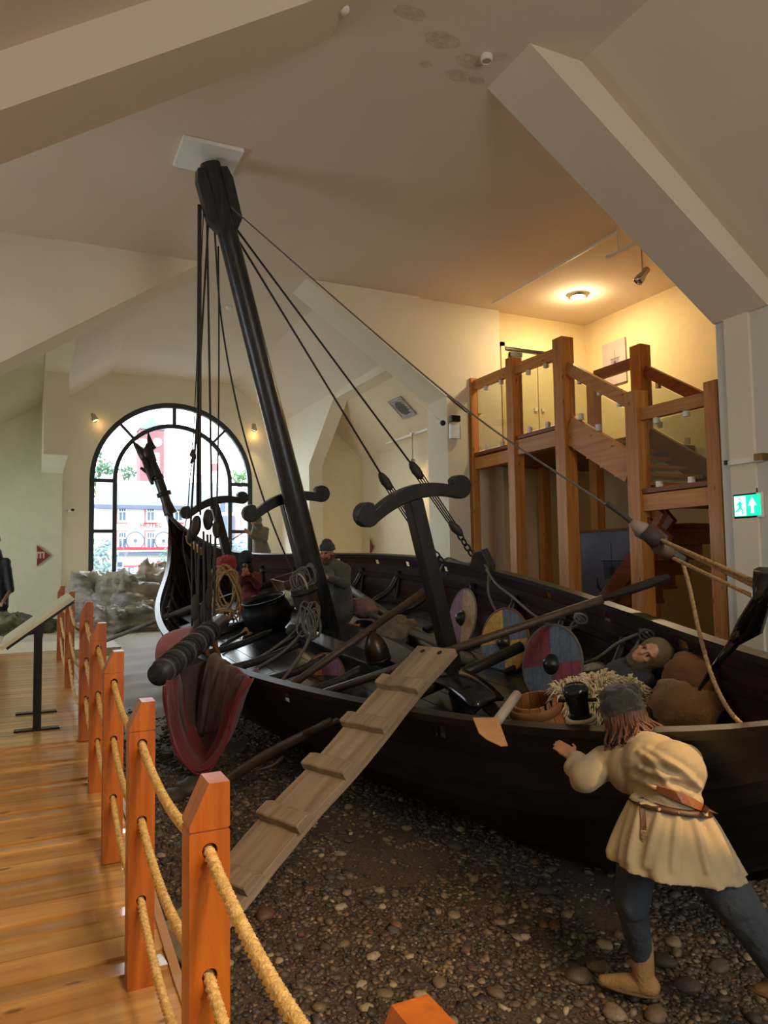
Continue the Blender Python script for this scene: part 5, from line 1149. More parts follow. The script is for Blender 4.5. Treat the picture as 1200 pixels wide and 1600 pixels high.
MB().lathe([(.001, .0), (.2, .02), (.3, .1), (.335, .22), (.32, .34), (.285, .42), (.30, .46), (.31, .47), (.29, .475), (.27, .43), (.3, .3), (.27, .1), (.001, .06)], 30, M4).obj('pot', M_iron, t, smooth=True)
for s_ in (-1, 1): MB().tube([M4 @ Vector((s_*(.31+.05*math.sin(a)), .06*math.cos(a), .44)) for a in np.linspace(0, math.pi, 9)], .011, 6).obj('lug', M_iron, t, smooth=True)
cr = spx(440, 935, 2, .4); t = thing('wooden_crate', cr, 'open brown plank crate behind the cauldron', 'crate'); M_cr = wood('crate_plank', '6E5040', '523A2E', .6, axis=1, knots=False)
cr = cr+SV*.2
for (u0, u1, v0, v1, w0, w1) in ((-.3, .3, -.2, -.17, 0, .3), (-.3, .3, .17, .2, 0, .3), (-.3, -.27, -.17, .17, 0, .3), (.27, .3, -.17, .17, 0, .3), (-.27, .27, -.17, .17, 0, .03)):
    b = MB(); b.prism([(u0, v0), (u1, v0), (u1, v1), (u0, v1)], lambda u, v: cr+SA*u+SV*v+SW*w0, lambda u, v: cr+SA*u+SV*v+SW*w1); b.obj('board', M_cr, t, bevel=.004)
MB().tube([cr+SA*.32-SV*.2+SW*.3, cr-SA*.1-SV*.21+SW*.02], .008, 6).obj('cord', M_tan, t)
hc = spx(592, 1033, 2, .53); M4 = Matrix.Translation(Vector(hc)) @ frame_of(SW, SA).to_4x4(); t = thing('iron_helmet', hc, 'brown conical iron helmet standing on the mast partner', 'helmet')
MB().lathe([(.118, 0), (.122, .06), (.118, .13), (.098, .2), (.062, .26), (.025, .295), (.001, .305)], 22, M4).obj('bowl', mat('rusty_iron', '5C4230', .32, .25, 4, .1, 20, metal=.75, col2='3A332E'), t, smooth=True)
MB().lathe([(.121, .0), (.127, .005), (.127, .03), (.122, .035)], 22, M4).obj('brow_band', M_iron, t, smooth=True); MB().lathe([(.014, .3), (.014, .315), (.001, .318)], 10, M4).obj('finial', M_iron, t)
def lump(nm, c, r, seed, m_, label, cat, amp=.25, R=None, fold=0., n=30, grp=None, freq=2.):
    P = []; c = np.array(c); R = np.array(R) if R is not None else np.array([SA, SV, SW]).T
    for i in range(n//2+1):
        th = math.pi*i/(n//2); row = []
        for k in range(n):
            a = 2*math.pi*k/n; d = np.array([math.sin(th)*math.cos(a), math.sin(th)*math.sin(a), math.cos(th)])
            f = 1+amp*mnoise.noise(Vector(d*freq+seed*5.3))+amp*.5*mnoise.noise(Vector(d*freq*2.4+seed))+fold*math.sin(a*7+seed+3*mnoise.noise(Vector(d*3+seed)))*math.sin(th)
            row.append(c+R@(d*np.array(r)*f))
        P.append(row)
    return tag(MB().grid(P, closed=True).obj(nm, m_, smooth=True, clean=True), label, cat, grp)
M_sack = mat('hessian_sack', '7C5A34', .9, .25, 6, .6, 60, sheen=.2); M_gsack = mat('grey_brown_bundle', '6E6052', .9, .25, 8, .6, 20); M_tanhide = mat('tan_hide', '9C7442', .8, .3, 6, .5, 18); M_rosebundle = mat('rose_brown_cloth', '8E6A62', .85, .3, 9, .6, 16)
lump('hessian_sack', spx(1068, 1108, 1, .46), (.24, .2, .20), 3, M_sack, 'large brown hessian sack beside the reclining figure', 'sack', .2, fold=.03)
lump('leather_sack', spx(1080, 1060, 1, .62), (.2, .16, .17), 5, mat('brown_hide_sack', '6A4426', .8, .3, 5, .4, 20), 'dark brown leather bag propped behind the hessian sack', 'sack', .15)
lump('cloth_bundle', spx(566, 950, 2, .52), (.36, .13, .13), 7, M_rosebundle, 'rolled rose-brown cloth bundle behind the mast', 'bundle', .15, fold=.06, freq=3)
lump('cloth_bundle', spx(618, 990, 2, .48), (.2, .22, .15), 8, M_gsack, 'crumpled grey-brown cloth bundle behind the helmet', 'bundle', .25, fold=.08, freq=3)
lump('cloth_bundle', spx(545, 985, 2, .42), (.28, .14, .06), 9, M_tanhide, 'flat tan cloth strewn at the mast foot', 'cloth', .35, fold=.1, freq=3)
lump('tan_hide', spx(402, 982, 2, .40), (.2, .2, .07), 10, M_tanhide, 'folded tan hide beside the cauldron', 'hide', .35, fold=.12, freq=3)
lump('white_fleece', spx(452, 935, 2, .62), (.3, .14, .1), 11, mat('pale_cloth', 'BDB9A4', .9, .1), 'pale cloth lying behind the cauldron', 'cloth', .3)
lump('stone_ball', spx(456, 985, 2, .40), (.08, .08, .08), 12, mat('grey_ball', '4A4644', .6), 'round grey float between cauldron and mast', 'float', .05)
for i, (x, y) in enumerate([(598, 970), (612, 975), (608, 962), (625, 968), (640, 975), (600, 985)]): lump('ballast_stone', spx(x, y, 2, .45), (.1, .08, .06), 20+i, mat('ballast_brown', '76604F', .8, .2), 'small brown ballast stone heaped behind the helmet', 'stone', .2, n=16, grp='ballast stones behind the helmet')
# dark lidded chest surface and half-round locker near the crutch foot
P = []; ta, tc_ = spx(640, 1078, 2, .46), spx(742, 1116, 2, .46)
for i in range(17):
    f = i/16; q = ta*(1-f)+tc_*f+SW*.15*math.sin(math.pi*f)**.8; P.append([q+SV*.28*g_+SW*.03*math.sin(math.pi*g_) for g_ in np.linspace(0, 1, 5)])
o = tag(MB().grid(P).obj('curved_thwart', mat('glossy_black', '1B1D20', .12, .2, 4), smooth=True), 'glossy black half-round seat behind the near rail', 'seat'); md = o.modifiers.new('t', 'SOLIDIFY'); md.thickness = .03
# wooden spade hanging over the near rail, pale shaft
t = thing('wooden_spade', spx(765, 1150, 2, .93), 'wooden spade with pale handle resting over the near rail', 'spade')
a, c = spx(808, 1085, 2, 1.0), spx(776, 1128, 2, .97); MB().tube([a, c], .03, 12).obj('handle', mat('pale_handle', 'A99E92', .55, .1), t, smooth=True)
pl = [(738, 1121), (778, 1121), (794, 1166), (783, 1167), (760, 1156), (748, 1146)]
b = MB(); b.prism(pl, lambda x, y: at_d(x, y, 4.22-.0018*(y-1121)), lambda x, y: at_d(x, y, 4.26-.0018*(y-1121))); b.obj('blade', mat('spade_blade', 'B07B45', .55, .2, 6, .2, 20), t, bevel=.006)
tag(MB().tube([spx(800, 1082, 2, 1.0), spx(803, 1092, 2, .97)], .018, 8).obj('iron_ring', M_iron), 'small black iron fitting on the spade handle top', 'fitting')
# bitt with cross pin and rope turns on the near rail
bc = sp(-5.42, -half_b(-5.42)+.12, sheer(-5.42)); t = thing('mooring_bitt', bc, 'black bollard with cross pin on the near rail in front of the fleece', 'bollard')
R = frame_of(SW, SA); M4 = Matrix.Translation(Vector(bc)) @ R.to_4x4()
MB().lathe([(.055, -.1), (.055, .0), (.052, .06), (.058, .14), (.07, .19), (.074, .215), (.06, .235), (.001, .245)], 16, M4).obj('post', mat('polished_black', '131316', .12, .1), t, smooth=True)
MB().tube([M4 @ Vector((-.09, -.06, .15)), M4 @ Vector((.09, .06, .15))], .011, 8).obj('pin', M_iron, t)
for k in range(3): MB().tube([M4 @ Vector((.068*math.cos(a), .068*math.sin(a)*1.2, .0+.022*k+.01*math.sin(a))) for a in np.linspace(0, 2*math.pi, 25)], .013, 7, caps=False).obj('rope_turn', mat('pale_cord', 'B5AA98', .7), t, smooth=True)
# coils of rope: on the far crutch with red cloth, on the mast
def coil(nm, c, n, rx, rz, m_, label, drop=.0, seed=1, r=.012, axis=None):
    rr = random.Random(seed); t = thing(nm, c, label, 'rope coil'); ex = CR; ez = np.array([0, 0, 1.])
    for k in range(n):
        a_, b_ = rx*(.8+.4*rr.random()), rz*(.8+.4*rr.random()); o_ = np.array(c)+ex*rr.uniform(-.07, .07)-FW*rr.uniform(0, .08)+ez*rr.uniform(-.05, .05); ph = rr.uniform(-.5, .5)
        MB().tube([o_+ex*(a_*math.cos(q)*math.cos(ph)-b_*math.sin(q)*math.sin(ph))+ez*(a_*math.cos(q)*math.sin(ph)+b_*math.sin(q)+.02*math.sin(3*q+k)) for q in np.linspace(0, 2*math.pi, 29)], r, 7, caps=False).obj('rope_turn', m_, t, smooth=True)
coil('rope_coil', at_d(355, 925, 11.2), 8, .16, .33, M_tan, 'tan rope coil hung on the far crutch post', seed=3, r=.014)
coil('rope_coil', at_d(352, 965, 11.0), 5, .16, .1, M_tan, 'tan rope heap on the deck under the hanging coil', seed=4, r=.014)
coil('rope_coil', at_d(476, 903, 8.55), 6, .085, .10, M_greyrope, 'grey rope coil tied at the mast above the bucket', seed=5, r=.011)
coil('rope_coil', at_d(484, 968, 8.35), 9, .06, .17, M_greyrope, 'grey rope coil hanging below the mast bucket', seed=6, r=.011)
for i, pts in enumerate([[(490, 955), (470, 990), (440, 1020), (400, 1045)], [(486, 950), (462, 985), (425, 1015), (385, 1040)], [(495, 960), (480, 1005), (455, 1045), (430, 1075)]]):
    line('deck_line', [spx(x, y, 2, .75-.09*k) for k, (x, y) in enumerate(pts)], .016, M_greyrope, ['grey line trailing from the mast to the yard, upper', 'grey line trailing from the mast to the yard, lower', 'grey line trailing from the mast down to the near rail'][i], grp='lines trailing from the mast')
lump('red_cloth', at_d(354, 882, 11.5), (.15, .11, .14), 31, mat('red_wool', '9A2E38', .9, .2, 8, .5, 20, sheen=.3), 'bright red cloth hung on the far crutch post', 'cloth', .3, fold=.12, R=np.eye(3), freq=3)
# ================================================================== PEOPLE (life-size display figures and one visitor)
def cap(b, p, q, r0, r1, n=14, m=5):
    """tapered capsule"""
    p = np.array(p, float); q = np.array(q, float); d = q-p; L = np.linalg.norm(d); R = frame_of(d/L if L > 1e-6 else (0, 0, 1)); prof = []
    for i in range(m+1):
        a = -math.pi/2+i*(math.pi/2)/m; prof.append((max(r0*math.cos(a), 1e-4), r0*math.sin(a)))
    for i in range(m+1):
        a = i*(math.pi/2)/m; prof.append((max(r1*math.cos(a), 1e-4), L+r1*math.sin(a)))
    b.lathe(prof, n, Matrix.Translation(Vector(p)) @ R.to_4x4()); return b
TMP = bpy.data.scenes.new('workbench')   # scratch scene so that only the shape being fused is evaluated
def fuse(b, name, m_, parent, voxel, smooth=6, label=None, noise=0., nscale=8., fac=.5):
    o = b.obj(name, None, None, clean=True)
    md = o.modifiers.new('r', 'REMESH'); md.mode = 'VOXEL'; md.voxel_size = voxel; md.use_smooth_shade = True
    md = o.modifiers.new('s', 'SMOOTH'); md.iterations = smooth; md.factor = fac
    COL.objects.unlink(o); TMP.collection.objects.link(o)
    with bpy.context.temp_override(scene=TMP, view_layer=TMP.view_layers[0]):
        dg = bpy.context.evaluated_depsgraph_get(); me = bpy.data.meshes.new_from_object(o.evaluated_get(dg))
    bpy.data.objects.remove(o)
    if noise:
        for v in me.vertices:
            c = v.co*nscale; k = noise*(mnoise.noise(c)+.5*mnoise.noise(c*2.1)); v.co += v.normal*k
    me.materials.clear(); me.materials.append(m_); me.name = name
    o = bpy.data.objects.new(name, me); COL.objects.link(o); me.polygons.foreach_set('use_smooth', [True]*len(me.polygons))
    if parent is not None: adopt(o, parent)
    if label: o['label'] = label
    return o
M_skin = mat('figure_skin', 'B98A6C', .55, .12, 14, .12, 60); M_skin2 = mat('visitor_skin', '7A5442', .5, .08)
M_hair = mat('auburn_hair', '5E3A26', .5, .35, 20, .5, 60, stretch=(1, 1, .2)); M_eye = mat('eye_dark', '1A1512', .2)
def head_mesh(b, c, fwd, up, h=.23):
    """skull, jaw, nose, brow, ears as volumes to be fused with the body"""
    f = np.array(fwd)/np.linalg.norm(fwd); u = np.array(up)-f*(np.array(up)@f); u /= np.linalg.norm(u); r = np.cross(f, u); c = np.array(c); R = Matrix((Vector(r), Vector(f), Vector(u))).transposed()
    k = h/.23; E = lambda a, s: b.ell(c+r*a[0]*k+f*a[1]*k+u*a[2]*k, (s[0]*k, s[1]*k, s[2]*k), 16, 10, R)
    E((0, -.015, .03), (.076, .095, .088)); E((0, .03, -.04), (.058, .06, .072)); E((0, .055, -.085), (.034, .032, .026)); cap(b, c+f*.088*k+u*.012*k, c+f*.108*k-u*.026*k, .010*k, .017*k)
    E((0, .07, .025), (.058, .02, .012)); E((0, .082, -.055), (.026, .012, .007)); E((0, .079, -.068), (.022, .013, .007))
    for s in (-1, 1): E((s*.078, -.01, -.005), (.012, .022, .032)); E((s*.04, .058, -.025), (.026, .022, .02))
    return r, f, u, R, k
def face_parts(c, r, f, u, k, par, eyes=True):
    for s in (-1, 1):
        b = MB(); b.ell(np.array(c)+r*s*.032*k+f*.083*k+u*.003*k, (.012*k, .012*k, .007*k), 10, 6); b.obj('eye', M_eye, par, smooth=True)
def hand(b, wrist, fwd, normal, thumb_side, size=.185, curl=.35):
    """palm + five bent fingers; fwd = finger direction, normal = back of hand"""
    f = np.array(fwd, float); f /= np.linalg.norm(f); n = np.array(normal, float); n -= f*(n@f); n /= np.linalg.norm(n); s = np.cross(f, n)*thumb_side; w_ = np.array(wrist, float); k = size/.185
    for i in range(4):
        y = (.030-.020*i)*k; cap(b, w_+s*y*.7+f*.01*k, w_+s*y+f*.085*k, .016*k, .0125*k)
        L = (.072, .080, .074, .056)[i]*k; base = w_+s*y+f*.085*k; sp_ = s*(.012-.008*i)
        d1 = f*math.cos(curl*.5)-n*math.sin(curl*.5)+sp_*.6; m1 = base+d1*L*.45; d2 = f*math.cos(curl*1.3)-n*math.sin(curl*1.3)+sp_*.6; m2 = m1+d2*L*.32; d3 = f*math.cos(curl*2.)-n*math.sin(curl*2.)+sp_*.5; m3 = m2+d3*L*.26
        cap(b, base, m1, .0098*k, .0088*k, 10, 4); cap(b, m1, m2, .0088*k, .008*k, 10, 4); cap(b, m2, m3, .008*k, .0068*k, 10, 4)
    t0 = w_+s*.022*k+f*.025*k; t1 = t0+(s*.75+f*.6-n*.25)*.045*k; t2 = t1+(s*.35+f*.9-n*.2)*.032*k
    cap(b, t0, t1, .014*k, .0105*k, 10, 4); cap(b, t1, t2, .0105*k, .008*k, 10, 4)
def P_(x, y, d): return at_d(x, y, d)
Z3 = np.array([0, 0, 1.])
# ---------------------------------------------------------------- the man pushing the hull (foreground)
man = thing('person', (2.75, 2.9, ground(2.9)), 'figure in cream belted tunic and grey cap leaning forward to push the hull', 'person', 'display figures')
jt = dict(hip=P_(1047, 1292, 3.42), waist=P_(1050, 1248, 3.47), chest=P_(1012, 1192, 3.68), neck=P_(984, 1160, 3.80), head=P_(972, 1122, 3.86), sl=P_(945, 1190, 3.80), sr=P_(1072, 1188, 3.60),
          el=P_(908, 1216, 3.68), wl=P_(897, 1182, 3.90), er=P_(1010, 1262, 3.92), wr=P_(972, 1276, 4.10), hl=P_(1002, 1305, 3.46), hr=P_(1092, 1305, 3.36), kl=P_(987, 1412, 3.40), al=P_(1003, 1512, 3.50), kr=P_(1150, 1412, 3.22), ar=P_(1225, 1520, 3.14))
b = MB()
cap(b, jt['hip'], jt['waist'], .13, .115); cap(b, jt['waist'], jt['chest'], .115, .15); cap(b, jt['chest'], jt['neck'], .13, .06); cap(b, jt['neck'], jt['head'], .055, .055)
fw = np.array([-.3, .85, -.35]); rh = head_mesh(b, jt['head'], fw, Z3+fw*.25)
for s_, e_, w_ in (('sl', 'el', 'wl'), ('sr', 'er', 'wr')): cap(b, jt['chest'], jt[s_], .09, .065); cap(b, jt[s_], jt[e_], .06, .045); cap(b, jt[e_], jt[w_], .042, .03)
for h_, k_, a_ in (('hl', 'kl', 'al'), ('hr', 'kr', 'ar')): cap(b, jt['hip'], jt[h_], .11, .09); cap(b, jt[h_], jt[k_], .085, .055); cap(b, jt[k_], jt[a_], .048, .034)
hull_n = np.array([-.93, -.2, .1])
hand(b, jt['wl'], P_(872, 1164, 4.0)-jt['wl'], -FW*.8+Z3*.5, 1, .17, .12); hand(b, jt['wr'], P_(956, 1262, 4.16)-jt['wr'], -FW*.9+Z3*.2, -1, .17, .3)
fuse(b, 'body', M_skin, man, .006, 4)
face_parts(jt['head'], rh[0], rh[1], rh[2], rh[4], man)
# tunic: torso, sleeves and flaring skirt as one garment
M_tunic = mat('cream_linen', 'A89878', .9, .10, 5, .10, 320, sheen=.2)
b = MB()
cap(b, P_(1030, 1225, 3.58), jt['chest'], .15, .155); cap(b, P_(960, 1195, 3.75), P_(1065, 1192, 3.60), .085, .095); b.ell(P_(1050, 1210, 3.52), (.17, .15, .16), 18, 12); b.ell(P_(1022, 1192, 3.6), (.16, .15, .14), 18, 12); b.ell(P_(988, 1200, 3.68), (.135, .12, .13), 18, 12); b.ell(P_(962, 1192, 3.74), (.10, .09, .09), 14, 10); cap(b, jt['chest'], P_(992, 1168, 3.76), .13, .085); cap(b, jt['waist'], P_(1030, 1222, 3.58), .14, .15)
cap(b, jt['sl'], P_(914, 1214, 3.68), .082, .078); cap(b, P_(914, 1214, 3.68), P_(902, 1190, 3.84), .074, .056); cap(b, jt['sr'], jt['er'], .08, .065)
for p_, r_ in ((P_(925, 1206, 3.70), .074), (P_(908, 1222, 3.68), .055), (P_(898, 1200, 3.78), .058)): b.ell(p_, (r_, r_, r_*.9), 12, 8)
rings = []; hf = np.array([FW[0], FW[1], 0]); hf /= np.linalg.norm(hf)
for (x0, x1, y0, y1, d, dep, amp) in ((988, 1106, 1243, 1262, 3.46, .125, .0), (984, 1110, 1252, 1268, 3.45, .13, .004), (972, 1124, 1282, 1290, 3.42, .165, .010), (962, 1138, 1312, 1318, 3.38, .185, .016), (957, 1152, 1336, 1346, 3.35, .20, .020), (961, 1164, 1350, 1368, 3.33, .21, .022)):
    a_, c_ = P_(x0, y0, d), P_(x1, y1, d-.03); ce = (a_+c_)/2; ax = (c_-a_)/2; row = []
    for k in range(72):
        th = 2*math.pi*k/72; f = 1+amp*5*(.5*math.sin(th*9+.7)+.35*math.sin(th*15+2)+.25*math.sin(th*5))
        row.append(ce+ax*math.cos(th)*f+(hf*.95-Z3*.0)*math.sin(th)*dep*f)
    rings.append(row)
n_ = 72; b.add([q for rw in rings for q in rw], [(i*n_+k, i*n_+(k+1) % n_, (i+1)*n_+(k+1) % n_, (i+1)*n_+k) for i in range(5) for k in range(n_)]+[tuple(range(n_-1, -1, -1)), tuple(5*n_+k for k in range(n_))])
tun = fuse(b, 'tunic', M_tunic, man, .008, 4)
# drawn creases running from the shoulders to the belt, gathers above it
cr_ = [[(1000, 1175), (1022, 1195), (1040, 1222), (1052, 1238)], [(1010, 1170), (1045, 1190), (1075, 1212), (1092, 1232)], [(990, 1215), (1020, 1228), (1050, 1232), (1080, 1240)], [(1000, 1200), (1030, 1212), (1062, 1216), (1095, 1228)], [(1012, 1184), (1030, 1190), (1055, 1198), (1085, 1216)], [(1000, 1262), (992, 1290), (985, 1320), (982, 1345)], [(1030, 1268), (1022, 1295), (1012, 1330), (1008, 1352)], [(1060, 1272), (1056, 1300), (1052, 1340), (1052, 1360)], [(1085, 1275), (1092, 1300), (1100, 1335), (1106, 1362)], [(1100, 1272), (1118, 1300), (1135, 1335), (1150, 1362)]]
cv = [np.array(spline([(x, y, 0) for x, y in c], 6))[:, :2] for c in cr_]
def crease(me, cv, sig, amp, gap):
    n = len(me.vertices); co = np.empty(n*3, np.float32); me.vertices.foreach_get('co', co); co = co.reshape(-1, 3).astype(float); nr = np.empty(n*3, np.float32); me.vertices.foreach_get('normal', nr); nr = nr.reshape(-1, 3).astype(float)
    d = co-CAM; z = d@FW; px_ = np.stack([600+FPX*(d@CR)/z, 800-FPX*(d@CU)/z], 1); k = np.zeros(n); face = np.clip(-(nr@FW)*3, 0, 1)
    for c, a in cv:
        m_ = np.full(n, 1e9)
        for p0_, p1_ in zip(c[:-1], c[1:]):
            e_ = p1_-p0_; t_ = np.clip(((px_-p0_)@e_)/(e_@e_+1e-9), 0, 1); m_ = np.minimum(m_, np.hypot(*(px_-p0_-t_[:, None]*e_).T))
        k += a*(np.exp(-(m_/sig)**2)*amp-np.exp(-((m_-gap)/(sig*1.1))**2)*amp*.55)
    co += nr*(k*face)[:, None]; me.vertices.foreach_set('co', co.astype(np.float32).ravel()); me.update()
crease(tun.data, [(c, 1. if i < 5 else .8) for i, c in enumerate(cv)], 5.5, .011, 10)
# trousers and shoes
M_trs = mat('dark_blue_grey_wool', '3B424A', .9, .15, 8, .3, 60); M_trs2 = M_trs
b = MB(); cap(b, P_(1000, 1320, 3.46), jt['kl'], .105, .078); cap(b, jt['kl'], P_(1002, 1492, 3.49), .074, .054); cap(b, P_(1080, 1320, 3.38), jt['kr'], .125, .10); cap(b, jt['kr'], P_(1220, 1512, 3.15), .095, .075); cap(b, P_(1000, 1320, 3.46), P_(1085, 1322, 3.38), .1, .11)
fuse(b, 'trousers', M_trs, man, .009, 5, noise=.006, nscale=16)
M_shoe = mat('tan_suede', 'A27E52', .8, .15, 12, .3, 60)
fz = ground(2.85)
for nm, an, toe, heel in (('shoe', P_(1003, 1508, 3.49), P_(944, 1541, 3.56), P_(1016, 1556, 3.46)), ('shoe', jt['ar'], P_(1190, 1556, 3.18), P_(1250, 1566, 3.1))):
    b = MB(); cap(b, an+Z3*.10, heel+Z3*.05+(toe-heel)*.12, .056, .05); cap(b, heel+Z3*.045, heel+(toe-heel)*.55+Z3*.035, .047, .045); cap(b, heel+(toe-heel)*.5+Z3*.035, toe+Z3*.025, .046, .03)
    sh = fuse(b, nm, M_shoe, man, .006, 4)
    b = MB(); b.ell(heel*.55+toe*.45+Z3*.012, (.145, .05, .014), 20, 6, frame_of(Z3, toe-heel)); b.obj('sole', mat('shoe_sole', '6E5236', .8), sh, smooth=True)
# cap, hair, belt, strap, knife
M_felt = mat('grey_brown_felt', '352E27', .95, .25, 10, .6, 60, sheen=.3)
b = MB(); hu = np.array(rh[2]); hfw = np.array(rh[1]); hc_ = jt['head']
b.ell(hc_+hu*.065-hfw*.02, (.108, .115, .085), 18, 12, rh[3]); b.ell(hc_+hu*.125-hfw*.01, (.085, .085, .05), 16, 10, rh[3]); b.ell(hc_+hu*.105-hfw*.06+np.array(rh[0])*.05, (.07, .07, .055), 14, 8, rh[3]); b.ell(hc_+hu*.03-hfw*.025, (.118, .122, .028), 20, 8, rh[3])
hat = fuse(b, 'cap', M_felt, man, .007, 3, noise=.010, nscale=18)
b = MB(); rr = random.Random(5)
for i in range(150):
    a = rr.uniform(math.pi*.78, math.pi*2.22); x = math.cos(a); y = math.sin(a); p0_ = hc_+np.array(rh[0])*x*.098+hfw*(y*.105-.02)+hu*.035
    L_ = rr.uniform(.13, .21); sw = rr.uniform(-.05, .05); p1_ = p0_-Z3*L_*.5+np.array(rh[0])*x*.02-hfw*.02*1; p2_ = p0_-Z3*L_*.9+np.array(rh[0])*(x*.05+sw)-hfw*.055+CR*sw*.4; p3_ = p2_+CR*rr.uniform(-.03, .03)-Z3*.02-FW*rr.uniform(0, .02)
    b.tube(spline([p0_, p1_, p2_, p3_], 3), [.0085, .009, .0085, .008, .007, .0065, .006, .005, .004, .002][:10], 5)
b.obj('hair', M_hair, man, smooth=True)
M_belt = mat('belt_leather', '54371F', .5, .2, 10)
from mathutils.bvhtree import BVHTree
bvh = BVHTree.FromPolygons([v.co.copy() for v in tun.data.vertices], [tuple(p.vertices) for p in tun.data.polygons])
def surf(x, y, off=.004):
    """point on the tunic's visible side at layout position x, y, lifted by off"""
    r_ = ray(x, y); r_ = r_/np.linalg.norm(r_); h = bvh.ray_cast(Vector(CAM), Vector(r_)); return np.array(h[0])-r_*off if h[0] is not None else CAM+ray(x, y)*3.3
ce_ = (P_(985, 1246, 3.46)+P_(1109, 1264, 3.43))/2; vs = []
bx1 = (P_(1109, 1264, 3.43)-P_(985, 1246, 3.46)); bx1 /= np.linalg.norm(bx1); bx2 = hf-bx1*(hf@bx1); bx2 /= np.linalg.norm(bx2)
rad = np.zeros((64, 2)); drs = []
for k in range(64):
    th = 2*math.pi*k/64; dr = bx1*math.cos(th)+bx2*math.sin(th); drs.append(dr)
    for j, s_ in enumerate((-.016, .016)):
        h = bvh.ray_cast(Vector(ce_+dr*.27+Z3*s_), Vector(-dr)); rad[k, j] = (np.array(h[0])-ce_-Z3*s_)@dr if h[0] is not None else .16
rad = np.minimum(rad, .24)
for _ in range(2): rad = np.maximum(rad, (np.roll(rad, 1, 0)+np.roll(rad, -1, 0))/2)
for _ in range(3): rad = (np.roll(rad, 1, 0)+rad+np.roll(rad, -1, 0))/3
for k in range(64):
    lo, hi = ce_+drs[k]*rad[k, 0]-Z3*.011, ce_+drs[k]*rad[k, 1]+Z3*.011
    vs += [lo-drs[k]*.006, lo+drs[k]*.006, hi+drs[k]*.006, hi-drs[k]*.006]
b = MB(); b.add(vs, [(4*i+k, 4*((i+1) % 64)+k, 4*((i+1) % 64)+(k+1) % 4, 4*i+(k+1) % 4) for i in range(64) for k in range(4)]); b.obj('belt', M_belt, man, smooth=True, clean=True)
def strip(pts, wpx, nm, m_, th=.006, off=.003, par=man):
    vs = []
    for i, (x, y) in enumerate(pts):
        a_ = np.array(pts[min(i+1, len(pts)-1)], float)-np.array(pts[max(i-1, 0)], float); a_ /= np.linalg.norm(a_); nx, ny = -a_[1], a_[0]; w_ = wpx[i] if not np.isscalar(wpx) else wpx
        l_, r_ = surf(x+nx*w_, y+ny*w_, off), surf(x-nx*w_, y-ny*w_, off); o_ = -FW*th; vs += [l_, r_, r_+o_, l_+o_]
    n = len(pts); b = MB(); b.add(vs, [(4*i+k, 4*i+(k+1) % 4, 4*i+4+(k+1) % 4, 4*i+4+k) for i in range(n-1) for k in range(4)]+[(3, 2, 1, 0), tuple(4*n-4+k for k in range(4))]); return b.obj(nm, m_, par)
stp = strip([(1001, 1246), (1003, 1262), (1005, 1280), (1005, 1298)], 4.2, 'belt_strap', M_belt)
strip([(1005, 1296), (1005, 1303), (1004, 1309), (1004, 1313)], [4.6, 5, 4, 1.2], 'strap_end', mat('strap_tip', '8A7A58', .4, .3, 40, .5, 90, metal=.6), .007, .003, stp)
ks = thing('sheathed_knife', surf(1060, 1247), 'leather sheathed knife tucked in the back of the cream tunic belt', 'knife')
kp = [(1022, 1230), (1036, 1234), (1050, 1240), (1066, 1246), (1082, 1253), (1096, 1260), (1104, 1264)]
strip(kp, [4.5, 5.5, 6.5, 7, 6.5, 5, 4], 'sheath', mat('knife_sheath', '8A5A36', .5, .15, 10, .2, 40), .02, .002, ks)
k0 = surf(1022, 1230, .012); k1 = surf(1036, 1235, .012); kd = (k1-k0)/np.linalg.norm(k1-k0); k9 = surf(1103, 1264, .012)
MB().tube([k9-FW*.004, k9-FW*.004+CR*.03-CU*.012, k9+CR*.055-CU*.022], [.011, .008, .002], 8, squash=.7).obj('sheath_tip', MATS['knife_sheath'], ks, smooth=True)
MB().tube([k0-kd*.035, k0+kd*.01], [.010, .012], 10).obj('grip', mat('knife_grip', 'A8825A', .5), ks, smooth=True)
